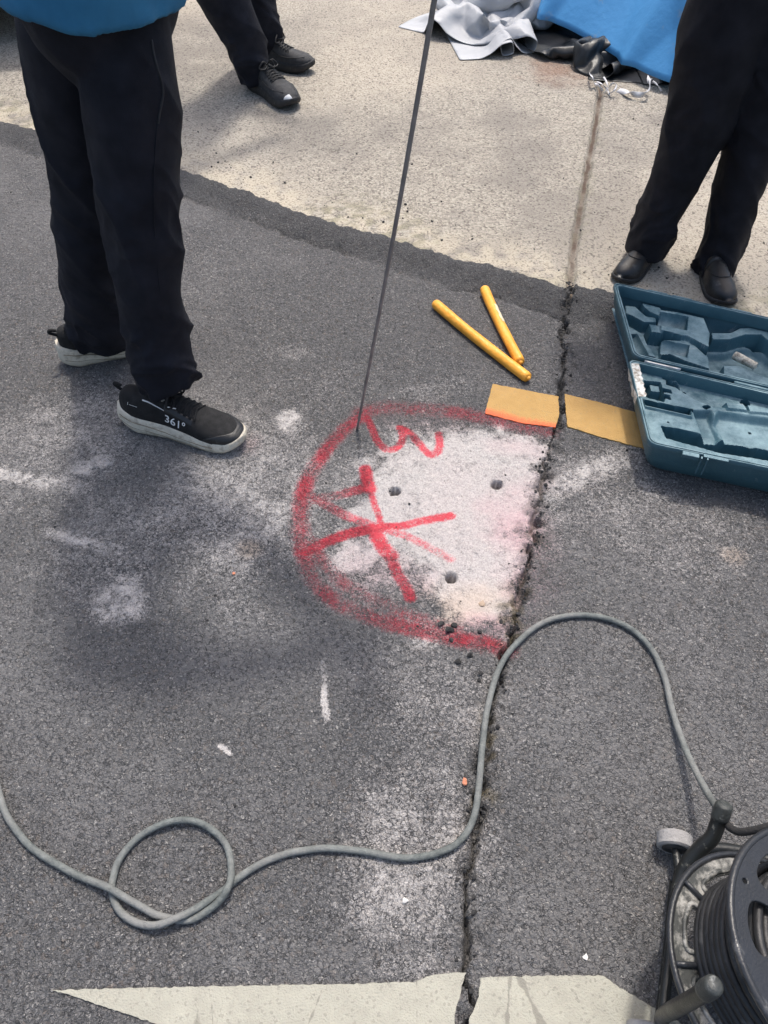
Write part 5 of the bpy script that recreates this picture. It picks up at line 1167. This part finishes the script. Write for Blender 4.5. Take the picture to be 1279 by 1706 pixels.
# ------------------------------------------------------------------ crumbs and chips
def rock(c, r, seed, flat=.6):
    rg = np.random.default_rng(seed); bm = bmesh.new(); bmesh.ops.create_icosphere(bm, subdivisions=1, radius=1.0)
    V = np.array([v.co for v in bm.verts]); Fc = [[v.index for v in f.verts] for f in bm.faces]; bm.free()
    V = V * (.5 + .75 * rg.random((len(V), 1))) * [1, .75 + .4 * rg.random(), flat]; a = rg.random() * 6.28; ca, sa = math.cos(a), math.sin(a)
    V = np.stack([V[:, 0] * ca - V[:, 1] * sa, V[:, 0] * sa + V[:, 1] * ca, V[:, 2]], 1) * r; return V + np.array(c), Fc
CRUMB = plain('asphalt_crumb', (.030, .029, .029), .85, .3, 60, bump=.001, bscale=500); BRICK = plain('orange_brick_chip', (.55, .22, .13), .85, .15, 90); CHALK = plain('white_mortar_chip', (.62, .60, .57), .85, .1, 90); TANC = plain('tan_mortar_chip', (.40, .30, .22), .85, .15, 90)
def chip(px, r, mat, name, label, seed, flat=.5, group=None, z=0):
    p = P(*px, z); V, Fc = rock((p[0], p[1], gz(p[0], p[1]) + r * flat * .55), r, seed, flat); tag(obj(name, mesh_np(name, V, Fc, False), mat), label, 'chip', group)
chip((775, 1302), .0068, BRICK, 'brick_chip', 'orange brick chip on the asphalt close to the cable', 1, .35)
chip((390, 956), .0050, BRICK, 'brick_chip', 'small orange chip in the pale dust left of the red ring', 2, .35)
chip((675, 1501), .0062, CHALK, 'mortar_chip', 'white mortar chip in the dust speckles below the cable', 3)
chip((976, 1594), .0048, CHALK, 'mortar_chip', 'white mortar chip on dark asphalt between crack and cable reel', 4)
chip((802, 1005), .0085, TANC, 'mortar_chip', 'tan mortar flake on the dusty patch beside the third drill hole', 5, .35)
chip((697, 886), .005, CHALK, 'mortar_chip', 'pale grit lump in the middle of the dusty patch', 6)
for k, (x_, y_, r_) in enumerate([(735, 1039, .008), (750, 1049, .009), (757, 1042, .007), (800, 1052, .006), (752, 1066, .005)]):
    chip((x_, y_), r_, CRUMB, 'asphalt_crumb', ['black crumb on the red ring, leftmost of its cluster', 'largest black crumb in the cluster on the lower red ring', 'black crumb at the right of the cluster on the ring', 'lone black crumb on the red ring near the crack', 'small black crumb just under the cluster on the ring'][k], 20 + k, .7, 'black crumbs on the lower red ring')
for k, (x_, y_, r_) in enumerate([(764, 1101, .0075), (784, 1091, .007), (801, 1121, .0055), (798, 1133, .005)]):
    chip((x_, y_), r_, CRUMB, 'asphalt_crumb', ['black crumb below the red ring, farthest left', 'greenish black crumb between ring and cable', 'upper of two tiny black crumbs beside the cable', 'lower of two tiny black crumbs beside the cable'][k], 30 + k, .7, 'black crumbs below the red ring')
mb = MB(); rg = np.random.default_rng(5)
cp = np.array(CRACK); cl = np.concatenate([[0], np.cumsum(np.linalg.norm(np.diff(cp, axis=0), axis=1))])
for k in range(420):                                                  # along the crack
    u = rg.random() * cl[-1]; x_ = np.interp(u, cl, cp[:, 0]) + rg.normal() * .012; y_ = np.interp(u, cl, cp[:, 1]) + rg.normal() * .006; r_ = .0016 + .0036 * rg.random() ** 2; mb.add(*rock((x_, y_, gz(x_, y_) + r_ * .3 - .002), r_, 100 + k, .8))
for k in range(170):                                                  # loose bits on road and pad
    x_ = rg.uniform(-1.2, 1.1); y_ = rg.uniform(.25, 1.9); r_ = .0012 + .0022 * rg.random() ** 2; mb.add(*rock((x_, y_, gz(x_, y_) + r_ * .4), r_, 900 + k, .7))
for k in range(260):
    x_ = rg.uniform(-1.5, 1.4); y_ = np.interp(x_, bx_, by_) + abs(rg.normal()) * .22 + .03; r_ = .0014 + .0036 * rg.random() ** 3; mb.add(*rock((x_, y_, ZC + r_ * .5), r_, 1500 + k, .8))
for k in range(90):
    x_ = rg.uniform(-1.5, 1.4); y_ = rg.uniform(2.3, 4.0); r_ = .0012 + .003 * rg.random() ** 3; mb.add(*rock((x_, y_, ZC + r_ * .5), r_, 2200 + k, .8))
o = mb.build('grit', CRUMB, None, False); tag(o, 'dark grit and crumbs scattered along the crack and pad edge', 'grit', None, 'stuff')
